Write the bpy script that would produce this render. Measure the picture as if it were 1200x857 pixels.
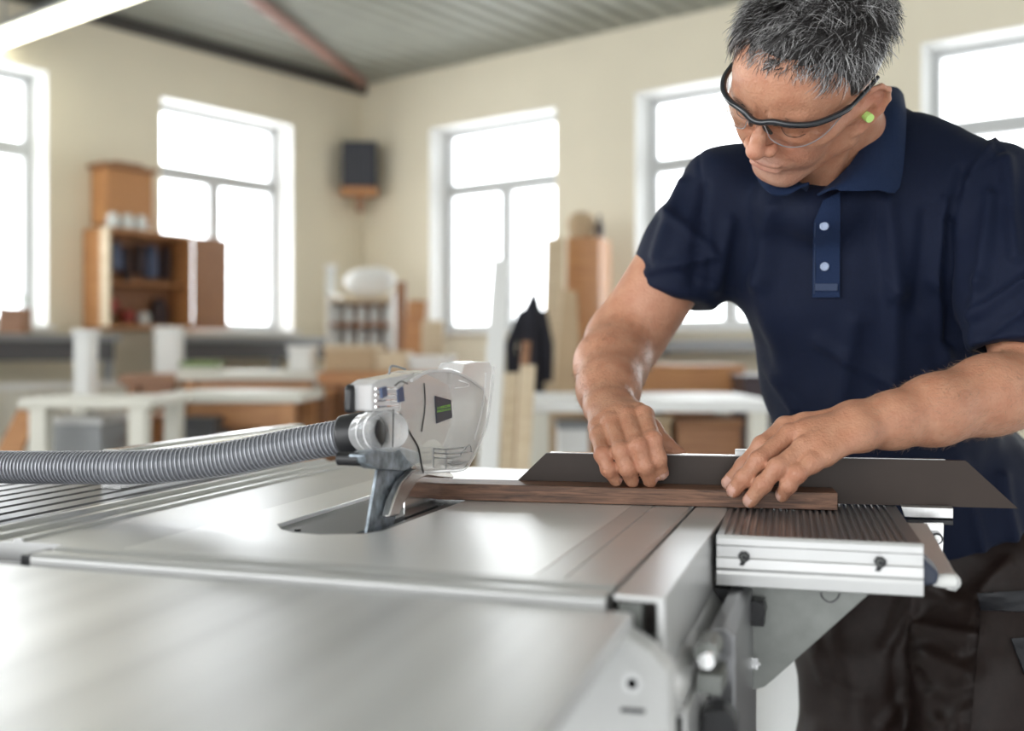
import bpy, math, random
import numpy as np
from mathutils import Matrix, Vector

for o in list(bpy.data.objects): bpy.data.objects.remove(o)
SC = bpy.context.scene
COL = SC.collection
random.seed(7); RNG = np.random.default_rng(7)

# ------------------------------------------------------------------ camera, sky, exposure
FPX = 1222.0            # focal length in pixels of the 1200 px wide frame
CH = 1.072              # camera height
HOR = 410.0             # horizon row
cam_d = bpy.data.cameras.new('camera'); cam = bpy.data.objects.new('camera', cam_d); COL.objects.link(cam)
cam.location = (0, 0, CH); cam.rotation_euler = (math.radians(90), 0, 0)
cam_d.sensor_width = 36; cam_d.lens = 36 * FPX / 1200
cam_d.shift_y = -(428.5 - HOR) / 1200
cam_d.dof.use_dof = True; cam_d.dof.focus_distance = 1.18; cam_d.dof.aperture_fstop = 2.5
cam_d.clip_start = 0.02; cam_d.clip_end = 100
SC.camera = cam
SC.view_settings.view_transform = 'Standard'; SC.view_settings.look = 'None'
SC.view_settings.gamma = 1; SC.view_settings.use_curve_mapping = False
SC.view_settings.exposure = 0.92
SKY_BACK = 3.7           # bright overcast sky beyond the windows
SKY_LEFT = 1.9
SKY_FRONT = 0.50         # open shop side behind the camera
w = bpy.data.worlds.new('sky'); SC.world = w; w.use_nodes = True
nt = w.node_tree; nt.nodes.clear()
def wn(t): return nt.nodes.new(t)
tc = wn('ShaderNodeTexCoord'); sx = wn('ShaderNodeSeparateXYZ'); mr = wn('ShaderNodeMapRange')
mr.inputs[1].default_value = -0.15; mr.inputs[2].default_value = 0.35
mr.inputs[3].default_value = SKY_FRONT; mr.inputs[4].default_value = SKY_BACK
bg = wn('ShaderNodeBackground'); out = wn('ShaderNodeOutputWorld')
rot = wn('ShaderNodeVectorRotate'); rot.rotation_type = 'Z_AXIS'; rot.inputs['Angle'].default_value = math.radians(-12)
nt.links.new(tc.outputs['Generated'], rot.inputs['Vector']); nt.links.new(rot.outputs[0], sx.inputs[0])
nt.links.new(sx.outputs['Y'], mr.inputs[0])
lf = wn('ShaderNodeMapRange'); lf.inputs[1].default_value = 0.1; lf.inputs[2].default_value = -0.9; lf.inputs[3].default_value = 0.0; lf.inputs[4].default_value = SKY_LEFT
ad = wn('ShaderNodeMath'); ad.operation = 'ADD'
nt.links.new(sx.outputs['X'], lf.inputs[0]); nt.links.new(lf.outputs[0], ad.inputs[0]); nt.links.new(mr.outputs[0], ad.inputs[1]); nt.links.new(ad.outputs[0], bg.inputs['Strength'])
bg.inputs['Color'].default_value = (0.97, 0.99, 1.0, 1)
nt.links.new(bg.outputs[0], out.inputs[0])

def P(px, py, d):
    """point at distance d from the camera plane"""
    return np.array([(px - 600) / FPX * d, d, CH + (HOR - py) / FPX * d])

# ------------------------------------------------------------------ materials
def mat(name, color, rough=0.5, metal=0.0, spec=0.5, noise=0, nscale=20, bump=0, bscale=80, coat=0,
        trans=0, ior=1.45, emit=None, es=0, sss=0, color2=None, stretch=None, aniso=0, alpha=1, attr=None, sheen=0):
    m = bpy.data.materials.new(name); m.use_nodes = True
    t = m.node_tree; b = t.nodes['Principled BSDF']; L = t.links.new
    b.inputs['Base Color'].default_value = (*color, 1); b.inputs['Roughness'].default_value = rough
    b.inputs['Metallic'].default_value = metal; b.inputs['IOR'].default_value = ior
    b.inputs['Specular IOR Level'].default_value = spec
    b.inputs['Coat Weight'].default_value = coat; b.inputs['Transmission Weight'].default_value = trans
    b.inputs['Alpha'].default_value = alpha; b.inputs['Sheen Weight'].default_value = sheen
    if aniso: b.inputs['Anisotropic'].default_value = aniso
    if sss:
        b.inputs['Subsurface Weight'].default_value = sss
        b.inputs['Subsurface Radius'].default_value = (0.012, 0.005, 0.003); b.inputs['Subsurface Scale'].default_value = 1.0
    if emit: b.inputs['Emission Color'].default_value = (*emit, 1); b.inputs['Emission Strength'].default_value = es
    vec = None
    if noise or bump:
        tcn = t.nodes.new('ShaderNodeTexCoord'); mp = t.nodes.new('ShaderNodeMapping')
        L(tcn.outputs['Object'], mp.inputs[0]); vec = mp.outputs[0]
        if stretch: mp.inputs['Scale'].default_value = stretch
    src = None
    if attr:
        at = t.nodes.new('ShaderNodeAttribute'); at.attribute_name = attr; src = at.outputs['Color']
    if noise:
        n = t.nodes.new('ShaderNodeTexNoise'); n.inputs['Scale'].default_value = nscale; n.inputs['Detail'].default_value = 5
        L(vec, n.inputs['Vector'])
        r = t.nodes.new('ShaderNodeMapRange'); r.inputs[1].default_value = .3; r.inputs[2].default_value = .7
        L(n.outputs['Fac'], r.inputs[0])
        mx = t.nodes.new('ShaderNodeMix'); mx.data_type = 'RGBA'
        L(r.outputs[0], mx.inputs['Factor'])
        c2 = color2 or tuple(c * (1 - noise) for c in color)
        if src is not None:
            mm = t.nodes.new('ShaderNodeMix'); mm.data_type = 'RGBA'; mm.blend_type = 'MULTIPLY'; mm.inputs['Factor'].default_value = 1
            mx.inputs['A'].default_value = (1, 1, 1, 1); mx.inputs['B'].default_value = (*(c2 if color2 else (1 - noise,) * 3), 1)
            L(src, mm.inputs['A']); L(mx.outputs['Result'], mm.inputs['B']); L(mm.outputs['Result'], b.inputs['Base Color'])
        else:
            mx.inputs['A'].default_value = (*color, 1); mx.inputs['B'].default_value = (*c2, 1)
            L(mx.outputs['Result'], b.inputs['Base Color'])
    elif src is not None: L(src, b.inputs['Base Color'])
    if bump:
        n2 = t.nodes.new('ShaderNodeTexNoise'); n2.inputs['Scale'].default_value = bscale; n2.inputs['Detail'].default_value = 3
        L(vec, n2.inputs['Vector'])
        bp = t.nodes.new('ShaderNodeBump'); bp.inputs['Strength'].default_value = bump; bp.inputs['Distance'].default_value = 0.002
        L(n2.outputs['Fac'], bp.inputs['Height']); L(bp.outputs[0], b.inputs['Normal'])
    return m

M = {}
M['alu'] = mat('brushed_aluminium', (.74, .74, .735), .30, .85, noise=.10, nscale=6, stretch=(30, 1, 1), aniso=.3)
M['alu_light'] = mat('anodised_aluminium', (.66, .66, .655), .34, .6, noise=.06, nscale=8)
M['alu_edge'] = mat('polished_aluminium', (.86, .86, .85), .22, .9)
M['table'] = mat('table_steel', (.84, .84, .83), .34, .55, noise=.07, nscale=3.5, bump=.03, bscale=200)
M['near'] = mat('matt_table_aluminium', (.80, .80, .80), .34, .5, noise=.30, nscale=2.2, stretch=(7, .25, 1))
M['dark_alu'] = mat('dark_grooved_aluminium', (.30, .30, .31), .35, .8)
M['insert'] = mat('insert_plate', (.13, .13, .135), .42, .3)
M['steel'] = mat('spotted_steel', (.56, .64, .72), .30, .55, noise=.75, nscale=75)
M['cast'] = mat('cast_metal', (.72, .70, .68), .25, .9)
M['chrome'] = mat('bright_steel', (.9, .9, .9), .12, 1)
M['black'] = mat('black_plastic', (.018, .018, .02), .35)
M['black_gloss'] = mat('black_gloss_frame', (.012, .014, .018), .18, coat=.5)
M['hollow_shade'] = mat('hollow_shade_black', (.006, .006, .006), .9, spec=.1)  # near-black colour standing in for the shade inside openings
M['fence'] = mat('bronze_fence', (.036, .0225, .0165), .42, .15, noise=.12, nscale=30)
M['bracket'] = mat('zinc_bracket', (.26, .27, .255), .40, .6, noise=.22, nscale=35)
M['case'] = mat('grey_casing', (.62, .62, .61), .45, .1)
M['case_dark'] = mat('dark_casing', (.10, .10, .105), .5)
def clear_mat(name, col, rough, mixf, tint=(1, 1, 1), gloss=False):
    m = bpy.data.materials.new(name); m.use_nodes = True; t = m.node_tree; t.nodes.clear()
    o = t.nodes.new('ShaderNodeOutputMaterial'); tr = t.nodes.new('ShaderNodeBsdfTransparent'); tr.inputs[0].default_value = (*tint, 1)
    gl = t.nodes.new('ShaderNodeBsdfGlossy' if gloss else 'ShaderNodeBsdfPrincipled'); gl.inputs[0].default_value = (*col, 1); gl.inputs['Roughness'].default_value = rough
    lw = t.nodes.new('ShaderNodeLayerWeight'); lw.inputs[0].default_value = .5
    fr = t.nodes.new('ShaderNodeMath'); fr.operation = 'POWER'; fr.inputs[1].default_value = 4; t.links.new(lw.outputs['Facing'], fr.inputs[0])
    ad = t.nodes.new('ShaderNodeMath'); ad.operation = 'ADD'; ad.inputs[1].default_value = mixf; ad.use_clamp = True
    mx = t.nodes.new('ShaderNodeMixShader')
    t.links.new(fr.outputs[0], ad.inputs[0]); t.links.new(ad.outputs[0], mx.inputs[0])
    t.links.new(tr.outputs[0], mx.inputs[1]); t.links.new(gl.outputs[0], mx.inputs[2]); t.links.new(mx.outputs[0], o.inputs[0])
    return m
M['clear'] = clear_mat('clear_plastic', (.88, .88, .89), .07, .15, (.97, .97, .96))
M['clear_rim'] = clear_mat('clear_plastic_edge', (.95, .95, .96), .05, .42)
M['lens'] = clear_mat('clear_lens', (.9, .9, .9), .03, .02, (.97, .95, .93), True)
M['pane'] = clear_mat('window_glass', (.9, .9, .9), .02, .0, (.98, .99, 1), True)
M['hose'] = clear_mat('smoky_hose_wall', (.26, .27, .30), .2, .62, (.6, .6, .63))
M['hose_rib'] = mat('hose_rib', (.44, .45, .49), .25, .25)
M['skin'] = mat('skin', (.62, .36, .26), .40, spec=.5, noise=.25, nscale=55, bump=.6, bscale=300, sss=.07, attr='tint', color2=(.86, .74, .70))
M['shirt'] = mat('navy_knit', (.0038, .0085, .029), .66, spec=.22, noise=.3, nscale=700, bump=.4, bscale=1100, sheen=.02)
M['collar'] = mat('navy_rib_knit', (.010, .021, .058), .8, spec=.2, bump=.5, bscale=700, sheen=.02)
M['stitch'] = mat('navy_thread', (.02, .035, .08), .7)
M['button'] = mat('navy_button', (.30, .36, .50), .25)
M['trouser'] = mat('brown_work_cotton', (.021, .0120, .0100), .46, spec=.32, noise=.25, nscale=120, bump=.25, bscale=900)
M['pocket'] = mat('black_reinforcement', (.016, .017, .022), .4, spec=.5, bump=.3, bscale=700)
M['hair1'] = mat('dark_hair', (.030, .026, .025), .38, spec=.6)
M['hair2'] = mat('grey_hair', (.30, .29, .29), .35, spec=.6)
M['hair3'] = mat('silver_hair', (.62, .61, .61), .3, spec=.6)
M['lash'] = mat('eyelash', (.10, .055, .04), .7)
M['ext'] = mat('dark_extension', (.09, .09, .095), .38, .5)
M['plug'] = mat('lime_foam', (.55, .85, .25), .7)
M['green'] = mat('lime_print', (.30, .62, .12), .5)
M['badge'] = mat('slate_sticker', (.035, .045, .075), .4)
M['wall'] = mat('cream_plaster', (.82, .755, .60), .85, noise=.05, nscale=2)
M['reveal'] = mat('white_reveal', (.86, .86, .84), .7)
M['frame'] = mat('window_frame_paint', (.55, .56, .56), .5)
M['ceil'] = mat('ceiling_sheet', (.33, .335, .29), .55, .1, noise=.1, nscale=4)
M['ceil_dark'] = mat('ceiling_edge', (.07, .065, .06), .7)
M['floor'] = mat('pale_concrete', (.62, .63, .64), .3, noise=.06, nscale=3)
M['red'] = mat('red_pipe', (.30, .165, .135), .5)
M['tube'] = mat('lamp_tube', (1, 1, .85), .5, emit=(1, .96, .74), es=3.2)
M['wood'] = None
def wood(name, c1, c2, scale=9, rough=.45, stretch=(1, 14, 14)):
    m = bpy.data.materials.new(name); m.use_nodes = True; t = m.node_tree; b = t.nodes['Principled BSDF']; L = t.links.new
    tcn = t.nodes.new('ShaderNodeTexCoord'); mp = t.nodes.new('ShaderNodeMapping'); mp.inputs['Scale'].default_value = stretch
    n = t.nodes.new('ShaderNodeTexNoise'); n.inputs['Scale'].default_value = scale; n.inputs['Detail'].default_value = 7; n.inputs['Roughness'].default_value = .65
    n.inputs['Distortion'].default_value = .6
    r = t.nodes.new('ShaderNodeValToRGB'); r.color_ramp.elements[0].position = .36; r.color_ramp.elements[1].position = .66
    r.color_ramp.elements[0].color = (*c1, 1); r.color_ramp.elements[1].color = (*c2, 1)
    L(tcn.outputs['Object'], mp.inputs[0]); L(mp.outputs[0], n.inputs['Vector']); L(n.outputs['Fac'], r.inputs[0]); L(r.outputs[0], b.inputs['Base Color'])
    b.inputs['Roughness'].default_value = rough
    return m
M['walnut'] = wood('walnut', (.055, .024, .013), (.27, .135, .080), 8, stretch=(2, 30, 30))
M['orange'] = wood('orange_beech', (.40, .17, .065), (.56, .28, .11), 5)
M['pale'] = wood('pale_plywood', (.58, .45, .29), (.70, .58, .41), 4)
M['brown'] = wood('brown_wood', (.22, .095, .045), (.38, .19, .09), 5)
M['white'] = mat('white_board', (.80, .80, .78), .5)
M['greyp'] = mat('grey_paint', (.30, .31, .32), .5)
M['darkbox'] = mat('dark_blue_box', (.018, .022, .04), .5)
M['radiator'] = mat('radiator_enamel', (.70, .68, .60), .5)
M['card'] = mat('cardboard', (.52, .38, .24), .8, noise=.1, nscale=6)
M['leaf'] = mat('pale_leaf', (.16, .24, .07), .6)
M['coat'] = mat('black_cloth', (.02, .02, .028), .9)
M['jar'] = mat('pale_jar', (.70, .72, .70), .25)
M['tool'] = mat('dark_tool', (.06, .045, .05), .4, .5)
M['redt'] = mat('red_tool', (.35, .05, .04), .4)
M['bluet'] = mat('blue_tool', (.08, .11, .2), .4)

# ------------------------------------------------------------------ mesh helpers
class MB:
    def __init__(s): s.v = []; s.f = []; s.m = []
    def add(s, vs, fs, mi=0):
        n = len(s.v); s.v += [tuple(map(float, v)) for v in vs]
        s.f += [tuple(i + n for i in f) for f in fs]; s.m += [mi] * len(fs); return s
    def box(s, x0, x1, y0, y1, z0, z1, mi=0, R=None, c=None):
        vs = [(x, y, z) for z in (z0, z1) for y in (y0, y1) for x in (x0, x1)]
        if R is not None:
            c = np.array(c); vs = [c + R @ (np.array(v) - c) for v in vs]
        return s.add(vs, [(0, 2, 3, 1), (4, 5, 7, 6), (0, 1, 5, 4), (2, 6, 7, 3), (0, 4, 6, 2), (1, 3, 7, 5)], mi)
    def prism(s, poly, lo, hi, axis='z', mi=0):
        """poly of 2-D points; extruded along axis between lo and hi"""
        n = len(poly)
        A = sum(poly[i][0] * poly[(i + 1) % n][1] - poly[(i + 1) % n][0] * poly[i][1] for i in range(n))
        if (A < 0) != (axis == 'y'): poly = poly[::-1]
        def p3(p, h): return {'z': (p[0], p[1], h), 'y': (p[0], h, p[1]), 'x': (h, p[0], p[1])}[axis]
        vs = [p3(p, lo) for p in poly] + [p3(p, hi) for p in poly]
        fs = [tuple(range(n))[::-1], tuple(range(n, 2 * n))] + [(i, (i + 1) % n, n + (i + 1) % n, n + i) for i in range(n)]
        return s.add(vs, fs, mi)
    def tube(s, pts, r, seg=16, mi=0, cap=True):
        pts = [np.array(p, float) for p in pts]; rs = r if hasattr(r, '__len__') else [r] * len(pts)
        n = len(pts); vs = []; prev = None
        for i, p in enumerate(pts):
            t = pts[min(i + 1, n - 1)] - pts[max(i - 1, 0)]; t = t / (np.linalg.norm(t) + 1e-12)
            if prev is None:
                u = np.cross(t, (0, 0, 1)); u = u if np.linalg.norm(u) > .1 else np.cross(t, (1, 0, 0))
            else: u = prev - t * (prev @ t)
            u = u / np.linalg.norm(u); prev = u; v = np.cross(t, u)
            for k in range(seg):
                a = 2 * math.pi * k / seg; vs.append(p + rs[i] * (math.cos(a) * u + math.sin(a) * v))
        fs = [(i * seg + k, i * seg + (k + 1) % seg, (i + 1) * seg + (k + 1) % seg, (i + 1) * seg + k) for i in range(n - 1) for k in range(seg)]
        if cap: fs += [tuple(range(seg))[::-1], tuple(range((n - 1) * seg, n * seg))]
        return s.add(vs, fs, mi)
    def cyl(s, a, b, r, seg=24, mi=0): return s.tube([a, b], r, seg, mi)
    def sheet(s, grid, th, mi=0):
        """grid[i][j] of points -> slab of thickness th"""
        G = np.array(grid, float); n, m = G.shape[:2]
        du = np.gradient(G, axis=0); dv = np.gradient(G, axis=1); N = np.cross(du, dv); N /= np.linalg.norm(N, axis=2, keepdims=True) + 1e-12
        A = (G + N * th / 2).reshape(-1, 3); B = (G - N * th / 2).reshape(-1, 3); k = n * m
        fs = []
        for i in range(n - 1):
            for j in range(m - 1):
                q = (i * m + j, (i + 1) * m + j, (i + 1) * m + j + 1, i * m + j + 1)
                fs += [q, tuple(x + k for x in q[::-1])]
        rim = [i * m for i in range(n)] + [(n - 1) * m + j for j in range(1, m)] + [i * m + m - 1 for i in range(n - 2, -1, -1)] + [j for j in range(m - 2, 0, -1)]
        for a, b in zip(rim, rim[1:] + rim[:1]): fs.append((b, a, a + k, b + k))
        return s.add(list(A) + list(B), fs, mi)
    def build(s, name, mats, parent=None, smooth=False, bevel=0, loc=None, rz=None, angle=35):
        me = bpy.data.meshes.new(name); me.from_pydata(s.v, [], s.f)
        mats = mats if isinstance(mats, (list, tuple)) else [mats]
        for mm in mats: me.materials.append(M[mm] if isinstance(mm, str) else mm)
        if len(mats) > 1: me.polygons.foreach_set('material_index', s.m)
        me.update(); o = bpy.data.objects.new(name, me); COL.objects.link(o)
        if parent: o.parent = parent
        if loc is not None: o.location = loc
        if rz is not None: o.rotation_euler.z = rz
        if bevel:
            b = o.modifiers.new('b', 'BEVEL'); b.width = bevel; b.segments = 2; b.limit_method = 'ANGLE'
        if smooth:
            me.polygons.foreach_set('use_smooth', [True] * len(me.polygons))
            try: me.set_sharp_from_angle(angle=math.radians(angle))
            except Exception: pass
        return o
def empty(name, loc=(0, 0, 0), rz=0):
    o = bpy.data.objects.new(name, None); COL.objects.link(o); o.location = loc; o.rotation_euler.z = rz; o.empty_display_size = .05; return o
def tag(o, label=None, cat=None, group=None, kind=None):
    if label: o['label'] = label
    if cat: o['category'] = cat
    if group: o['group'] = group
    if kind: o['kind'] = kind
    return o
def spline(pts, n):
    """Catmull-Rom through pts"""
    P_ = [np.array(p, float) for p in pts]; P_ = [2 * P_[0] - P_[1]] + P_ + [2 * P_[-1] - P_[-2]]
    o = []; k = len(P_) - 3
    for i in range(n + 1):
        x = i / n * k; j = min(int(x), k - 1); t = x - j; a, b, c, d = P_[j:j + 4]
        o.append(.5 * (2 * b + (c - a) * t + (2 * a - 5 * b + 4 * c - d) * t * t + (3 * b - a - 3 * c + d) * t ** 3))
    return o

# ------------------------------------------------------------------ the room
CX, CD = -175 / FPX * 9.5, 9.5
RZ = math.atan2(-.6094, .7929)
RLOC = (CX, CD, 0)
CEIL = 3.48
WS = 1.23; WT = 2.98; TR0, TR1 = 2.40, 2.51
LW = [(.82, 2.10), (2.98, 4.26), (5.05, 6.33), (7.10, 8.38)]      # openings along the left wall (distance from the corner)
RW = [(.82, 2.15), (2.87, 4.20), (4.93, 6.26), (7.0, 8.33)]
def wall(name, wins, side):
    mb = MB(); L_ = 10.5; T = .32; t0 = 0
    def b(t0, t1, z0, z1):
        if side == 'L': mb.box(-T, 0, -t1, -t0, z0, z1)
        else: mb.box(t0, t1, 0, T, z0, z1)
    for a, c in wins:
        b(t0, a, 0, CEIL); b(a, c, 0, WS); b(a, c, WT, CEIL); t0 = c
    b(t0, L_, 0, CEIL)
    tag(mb.build(name, 'wall', loc=RLOC, rz=RZ), kind='structure')
wall('wall_left', LW, 'L'); wall('wall_right', RW, 'R')
n_w = 0
def window(a, c, side):
    global n_w; n_w += 1
    root = empty('window_%d' % n_w, RLOC, RZ); tag(root, kind='structure')
    def mk(name, boxes, m, bevel=0):
        mb = MB()
        for t0, t1, z0, z1, d0, d1 in boxes:
            if side == 'L': mb.box(-d1, -d0, -t1, -t0, z0, z1)
            else: mb.box(t0, t1, d0, d1, z0, z1)
        return mb.build(name, m, root, bevel=bevel)
    f = .06; m_ = (a + c) / 2; d0, d1 = .20, .27
    mk('window_frame', [(a, a + f, WS, WT, d0, d1), (c - f, c, WS, WT, d0, d1), (a + f, c - f, WT - f, WT, d0, d1), (a + f, c - f, WS, WS + f, d0, d1),
                        (a + f, c - f, TR0, TR1, d0, d1), (m_ - .05, m_ + .05, WS + f, TR0, d0, d1)], 'frame', .006)
    mk('window_pane', [(a + f, c - f, TR1, WT - f, .235, .24), (a + f, m_ - .05, WS + f, TR0, .235, .24), (m_ + .05, c - f, WS + f, TR0, .235, .24)], 'pane')
    mk('window_sill', [(a - .03, c + .03, WS - .03, WS + .004, -.06, .2)], 'reveal', .005)
    mk('window_reveal', [(a, a + .006, WS + .004, WT, 0, .2), (c - .006, c, WS + .004, WT, 0, .2), (a + .006, c - .006, WT - .006, WT, 0, .2)], 'reveal')
for a, c in LW: window(a, c, 'L')
for a, c in RW: window(a, c, 'R')
mb = MB(); pitch = .17; prof = []
x = -.1
while x < 10.4:
    prof += [(x, CEIL), (x + .095, CEIL), (x + .11, CEIL + .035), (x + .155, CEIL + .035)]; x += pitch
top = [(p[0], CEIL + .12) for p in (prof[-1], prof[0])]
mb.prism(prof + top, -10.5, .1, axis='y')
tag(mb.build('ceiling', 'ceil', loc=RLOC, rz=RZ), kind='structure')
mb = MB(); mb.box(0, .06, -10.4, 0, CEIL - .09, CEIL - .002); tag(mb.build('trim_1', 'ceil_dark', loc=RLOC, rz=RZ), kind='structure')
mb = MB(); mb.box(-.32, 10.5, -10.5, .32, -.05, 0); mb.box(-2, 10.5, -16, -10.5, -.05, 0)
tag(mb.build('floor', 'floor', loc=RLOC, rz=RZ), kind='structure')

# ceiling pipe and lamp
pp = MB(); A_ = P(425, 97, 9.3); B_ = P(300, 0, 7.0); B2 = B_ + (B_ - A_) * .8
pp.tube(spline([A_, (A_ + B_) / 2, B_, B2], 12), .045, 14)
tag(pp.build('ceiling_pipe', 'red', smooth=True), 'reddish brown pipe running along under the ribbed ceiling towards the corner', 'pipe')
la = empty('ceiling_lamp', (-2.72, 6.3, 3.10), RZ); tag(la, 'glowing fluorescent strip lamp hanging from the ceiling at top left', 'lamp')
m1 = MB(); m1.prism([(-.10, 0), (.10, 0), (.05, .07), (-.05, .07)], -.9, .9, axis='x'); m1.build('lamp_housing', 'greyp', la)
m1 = MB(); m1.box(-.88, .88, -.085, .085, -.035, -.001); m1.build('lamp_diffuser', 'tube', la, bevel=.015)
for sx_ in (-.7, .7): m1 = MB(); m1.cyl((sx_, 0, .07), (sx_, 0, CEIL - 3.10), .008, 8); m1.build('hanging_wire', 'greyp', la)
# ------------------------------------------------------------------ the saw (local axes: x along the front edge, y away, z up from table top)
TZ = .90; HH = CH - TZ
TH = math.atan2(-.304, .9527)
TA = np.array([math.cos(TH), math.sin(TH)]); TB = np.array([-TA[1], TA[0]])
O2 = np.array([.08303, .72477])
def LP(px, py, dz=0.0):
    d = FPX * (HH - dz) / (py - HOR); p = np.array([(px - 600) / FPX * d, d]) - O2
    return float(p @ TA), float(p @ TB)
def toL(p):
    q = np.array(p[:2]) - O2; return np.array([q @ TA, q @ TB, p[2] - TZ])
def toW(q):
    w_ = O2 + q[0] * TA + q[1] * TB; return np.array([w_[0], w_[1], q[2] + TZ])
def on_x(px, py, x):
    """point where the view ray meets the saw plane x = const -> (y, z)"""
    s = (px - 600) / FPX; base = O2 + x * TA
    t = (s * base[1] - base[0]) / (TB[0] - s * TB[1]); d = base[1] + t * TB[1]
    return float(t), float(HH + (HOR - py) / FPX * d)
def on_y(px, py, y):
    s = (px - 600) / FPX; base = O2 + y * TB
    t = (s * base[1] - base[0]) / (TA[0] - s * TA[1]); d = base[1] + t * TA[1]
    return float(t), float(HH + (HOR - py) / FPX * d)

saw = empty('table_saw', (O2[0], O2[1], TZ), TH)
tag(saw, 'light grey metal table saw the man works at, with clear blade guard', 'saw')
# main plate with the opening for the insert
hole = [LP(*q) for q in [(325, 614), (330, 620), (345, 624), (375, 626.5), (425, 625.5), (448, 622), (470, 614), (541, 588)]] + [(-.272, .46), (-.40, .46), LP(438, 579), LP(360, 603)]
def ring_plate(outer, inner, z0, z1, mats=('table',), name='table_plate'):
    import bmesh
    bm = bmesh.new(); ov = [bm.verts.new((*p, z1)) for p in outer]; iv = [bm.verts.new((*p, z1)) for p in inner]
    ed = [bm.edges.new((l[i], l[(i + 1) % len(l)])) for l in (ov, iv) for i in range(len(l))]
    r = bmesh.ops.triangle_fill(bm, edges=ed, use_beauty=True)
    bmesh.ops.recalc_face_normals(bm, faces=bm.faces)
    for f in bm.faces:
        if f.normal.z < 0: f.normal_flip()
    ext = bmesh.ops.extrude_face_region(bm, geom=list(bm.faces))
    for v in [g for g in ext['geom'] if isinstance(g, bmesh.types.BMVert)]: v.co.z = z1
    for v in ov + iv: v.co.z = z0
    bmesh.ops.recalc_face_normals(bm, faces=bm.faces)
    me = bpy.data.meshes.new(name); bm.to_mesh(me); bm.free()
    for m in mats: me.materials.append(M[m])
    o = bpy.data.objects.new(name, me); COL.objects.link(o); o.parent = saw
    return o
pl = ring_plate([(-.455, .042), (-.0825, .042), (-.0825, .72), (-.455, .72)], hole, -.030, 0)
bv = pl.modifiers.new('b', 'BEVEL'); bv.width = .0009; bv.segments = 2; bv.limit_method = 'ANGLE'
# insert plate a little lower, with its slot
xb = -.300
mb = MB()
mb.box(-.43, xb - .0065, .10, .46, -.012, -.0045); mb.box(xb + .0065, -.255, .10, .46, -.012, -.0045); mb.box(xb - .0065, xb + .0065, .39, .46, -.012, -.0045)
ins = mb.build('table_insert', 'insert', saw, bevel=.0006)
mb = MB(); mb.box(-.44, -.25, .10, .5, -.045, -.040); mb.build('slot_shade_sheet', 'hollow_shade', saw)  # dark sheet below the plate, the slot's shade put into its colour
mb = MB()
for p in [(.0, .0)]: mb.cyl((LP(340, 617)[0] + .006, LP(340, 617)[1] + .004, -.0045), (LP(340, 617)[0] + .006, LP(340, 617)[1] + .004, -.003), .003, 16)
mb.build('screw', 'black', ins)
# front trim: two ridges
mb = MB(); mb.prism([(.0415, -.03), (.0415, 0), (.030, 0), (.026, -.0025), (.018, -.0025), (.016, -.0008), (.004, -.0008), (0, -.004), (0, -.05), (.0415, -.05)], -.515, -.0185, axis='x')
mb.build('front_trim', 'alu_light', saw, bevel=.0006)
# side strip right of the plate
mb = MB(); mb.prism([(-.0820, -.03), (-.0820, 0), (-.060, 0), (-.0595, -.0012), (-.0585, -.0012), (-.058, 0), (-.0205, 0), (-.0185, -.003), (-.0185, -.03)], .042, .72, axis='y')
mb.build('side_strip', 'alu_light', saw)
# left extension profile with bright ridges and dark grooves
prof = [(-.4555, -.03), (-.4555, -.0004), (-.556, -.0004)]
for xr in (-.566, -.600, -.634):
    prof += [(xr + .006, -.0004), (xr + .0035, .0022), (xr - .0035, .0022), (xr - .006, -.0015)]
    if xr != -.634: prof += [(xr - .024, -.0015), (xr - .026, -.0004)]
prof += [(-.642, -.03)]
mb = MB(); mb.prism(prof, .0415, .745, axis='y'); mb.build('extension_profile', 'alu_light', saw)
prof = [(-.6425, -.04), (-.6425, -.006)]
x = -.65
while x > -1.0:
    prof += [(x, -.006), (x - .002, -.010), (x - .010, -.010), (x - .012, -.006), (x - .03, -.006)]; x -= .036
prof += [(x, -.04)]
mb = MB(); mb.prism(prof, .02, .76, axis='y'); mb.build('grooved_extension', 'ext', saw)
mb = MB(); mb.prism([(.0, -.045), (.0, -.012), (.02, -.012), (.02, -.045)], -1.0, -.53, axis='x'); mb.box(-.528, -.5155, .004, .036, -.04, -.003)
mb.build('front_strip_gap_shade', 'black', saw)  # dark front strip, plus a black box painted in for the shaded corner gap
# rip fence rail standing behind the hose
rA, rB = LP(115, 533, .045), LP(350, 497, .045); rx_ = (rA[0] + rB[0]) / 2
print('rip rail', rA, rB)
rip = MB(); rip.prism([(rx_ - .03, -.006), (rx_ - .03, .040), (rx_ - .026, .045), (rx_ - .004, .045), (rx_, .040), (rx_, -.006)], rA[1] + .06, rB[1], axis='y')
ripo = rip.build('rip_fence', 'alu_edge', saw, bevel=.001)
rk = MB(); y = rA[1] + .07
while y < rB[1] - .02: rk.box(rx_ + .0001, rx_ + .003, y, y + .006, .006, .034); y += .012
rk.build('rack_teeth', 'black_gloss', ripo)

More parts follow.
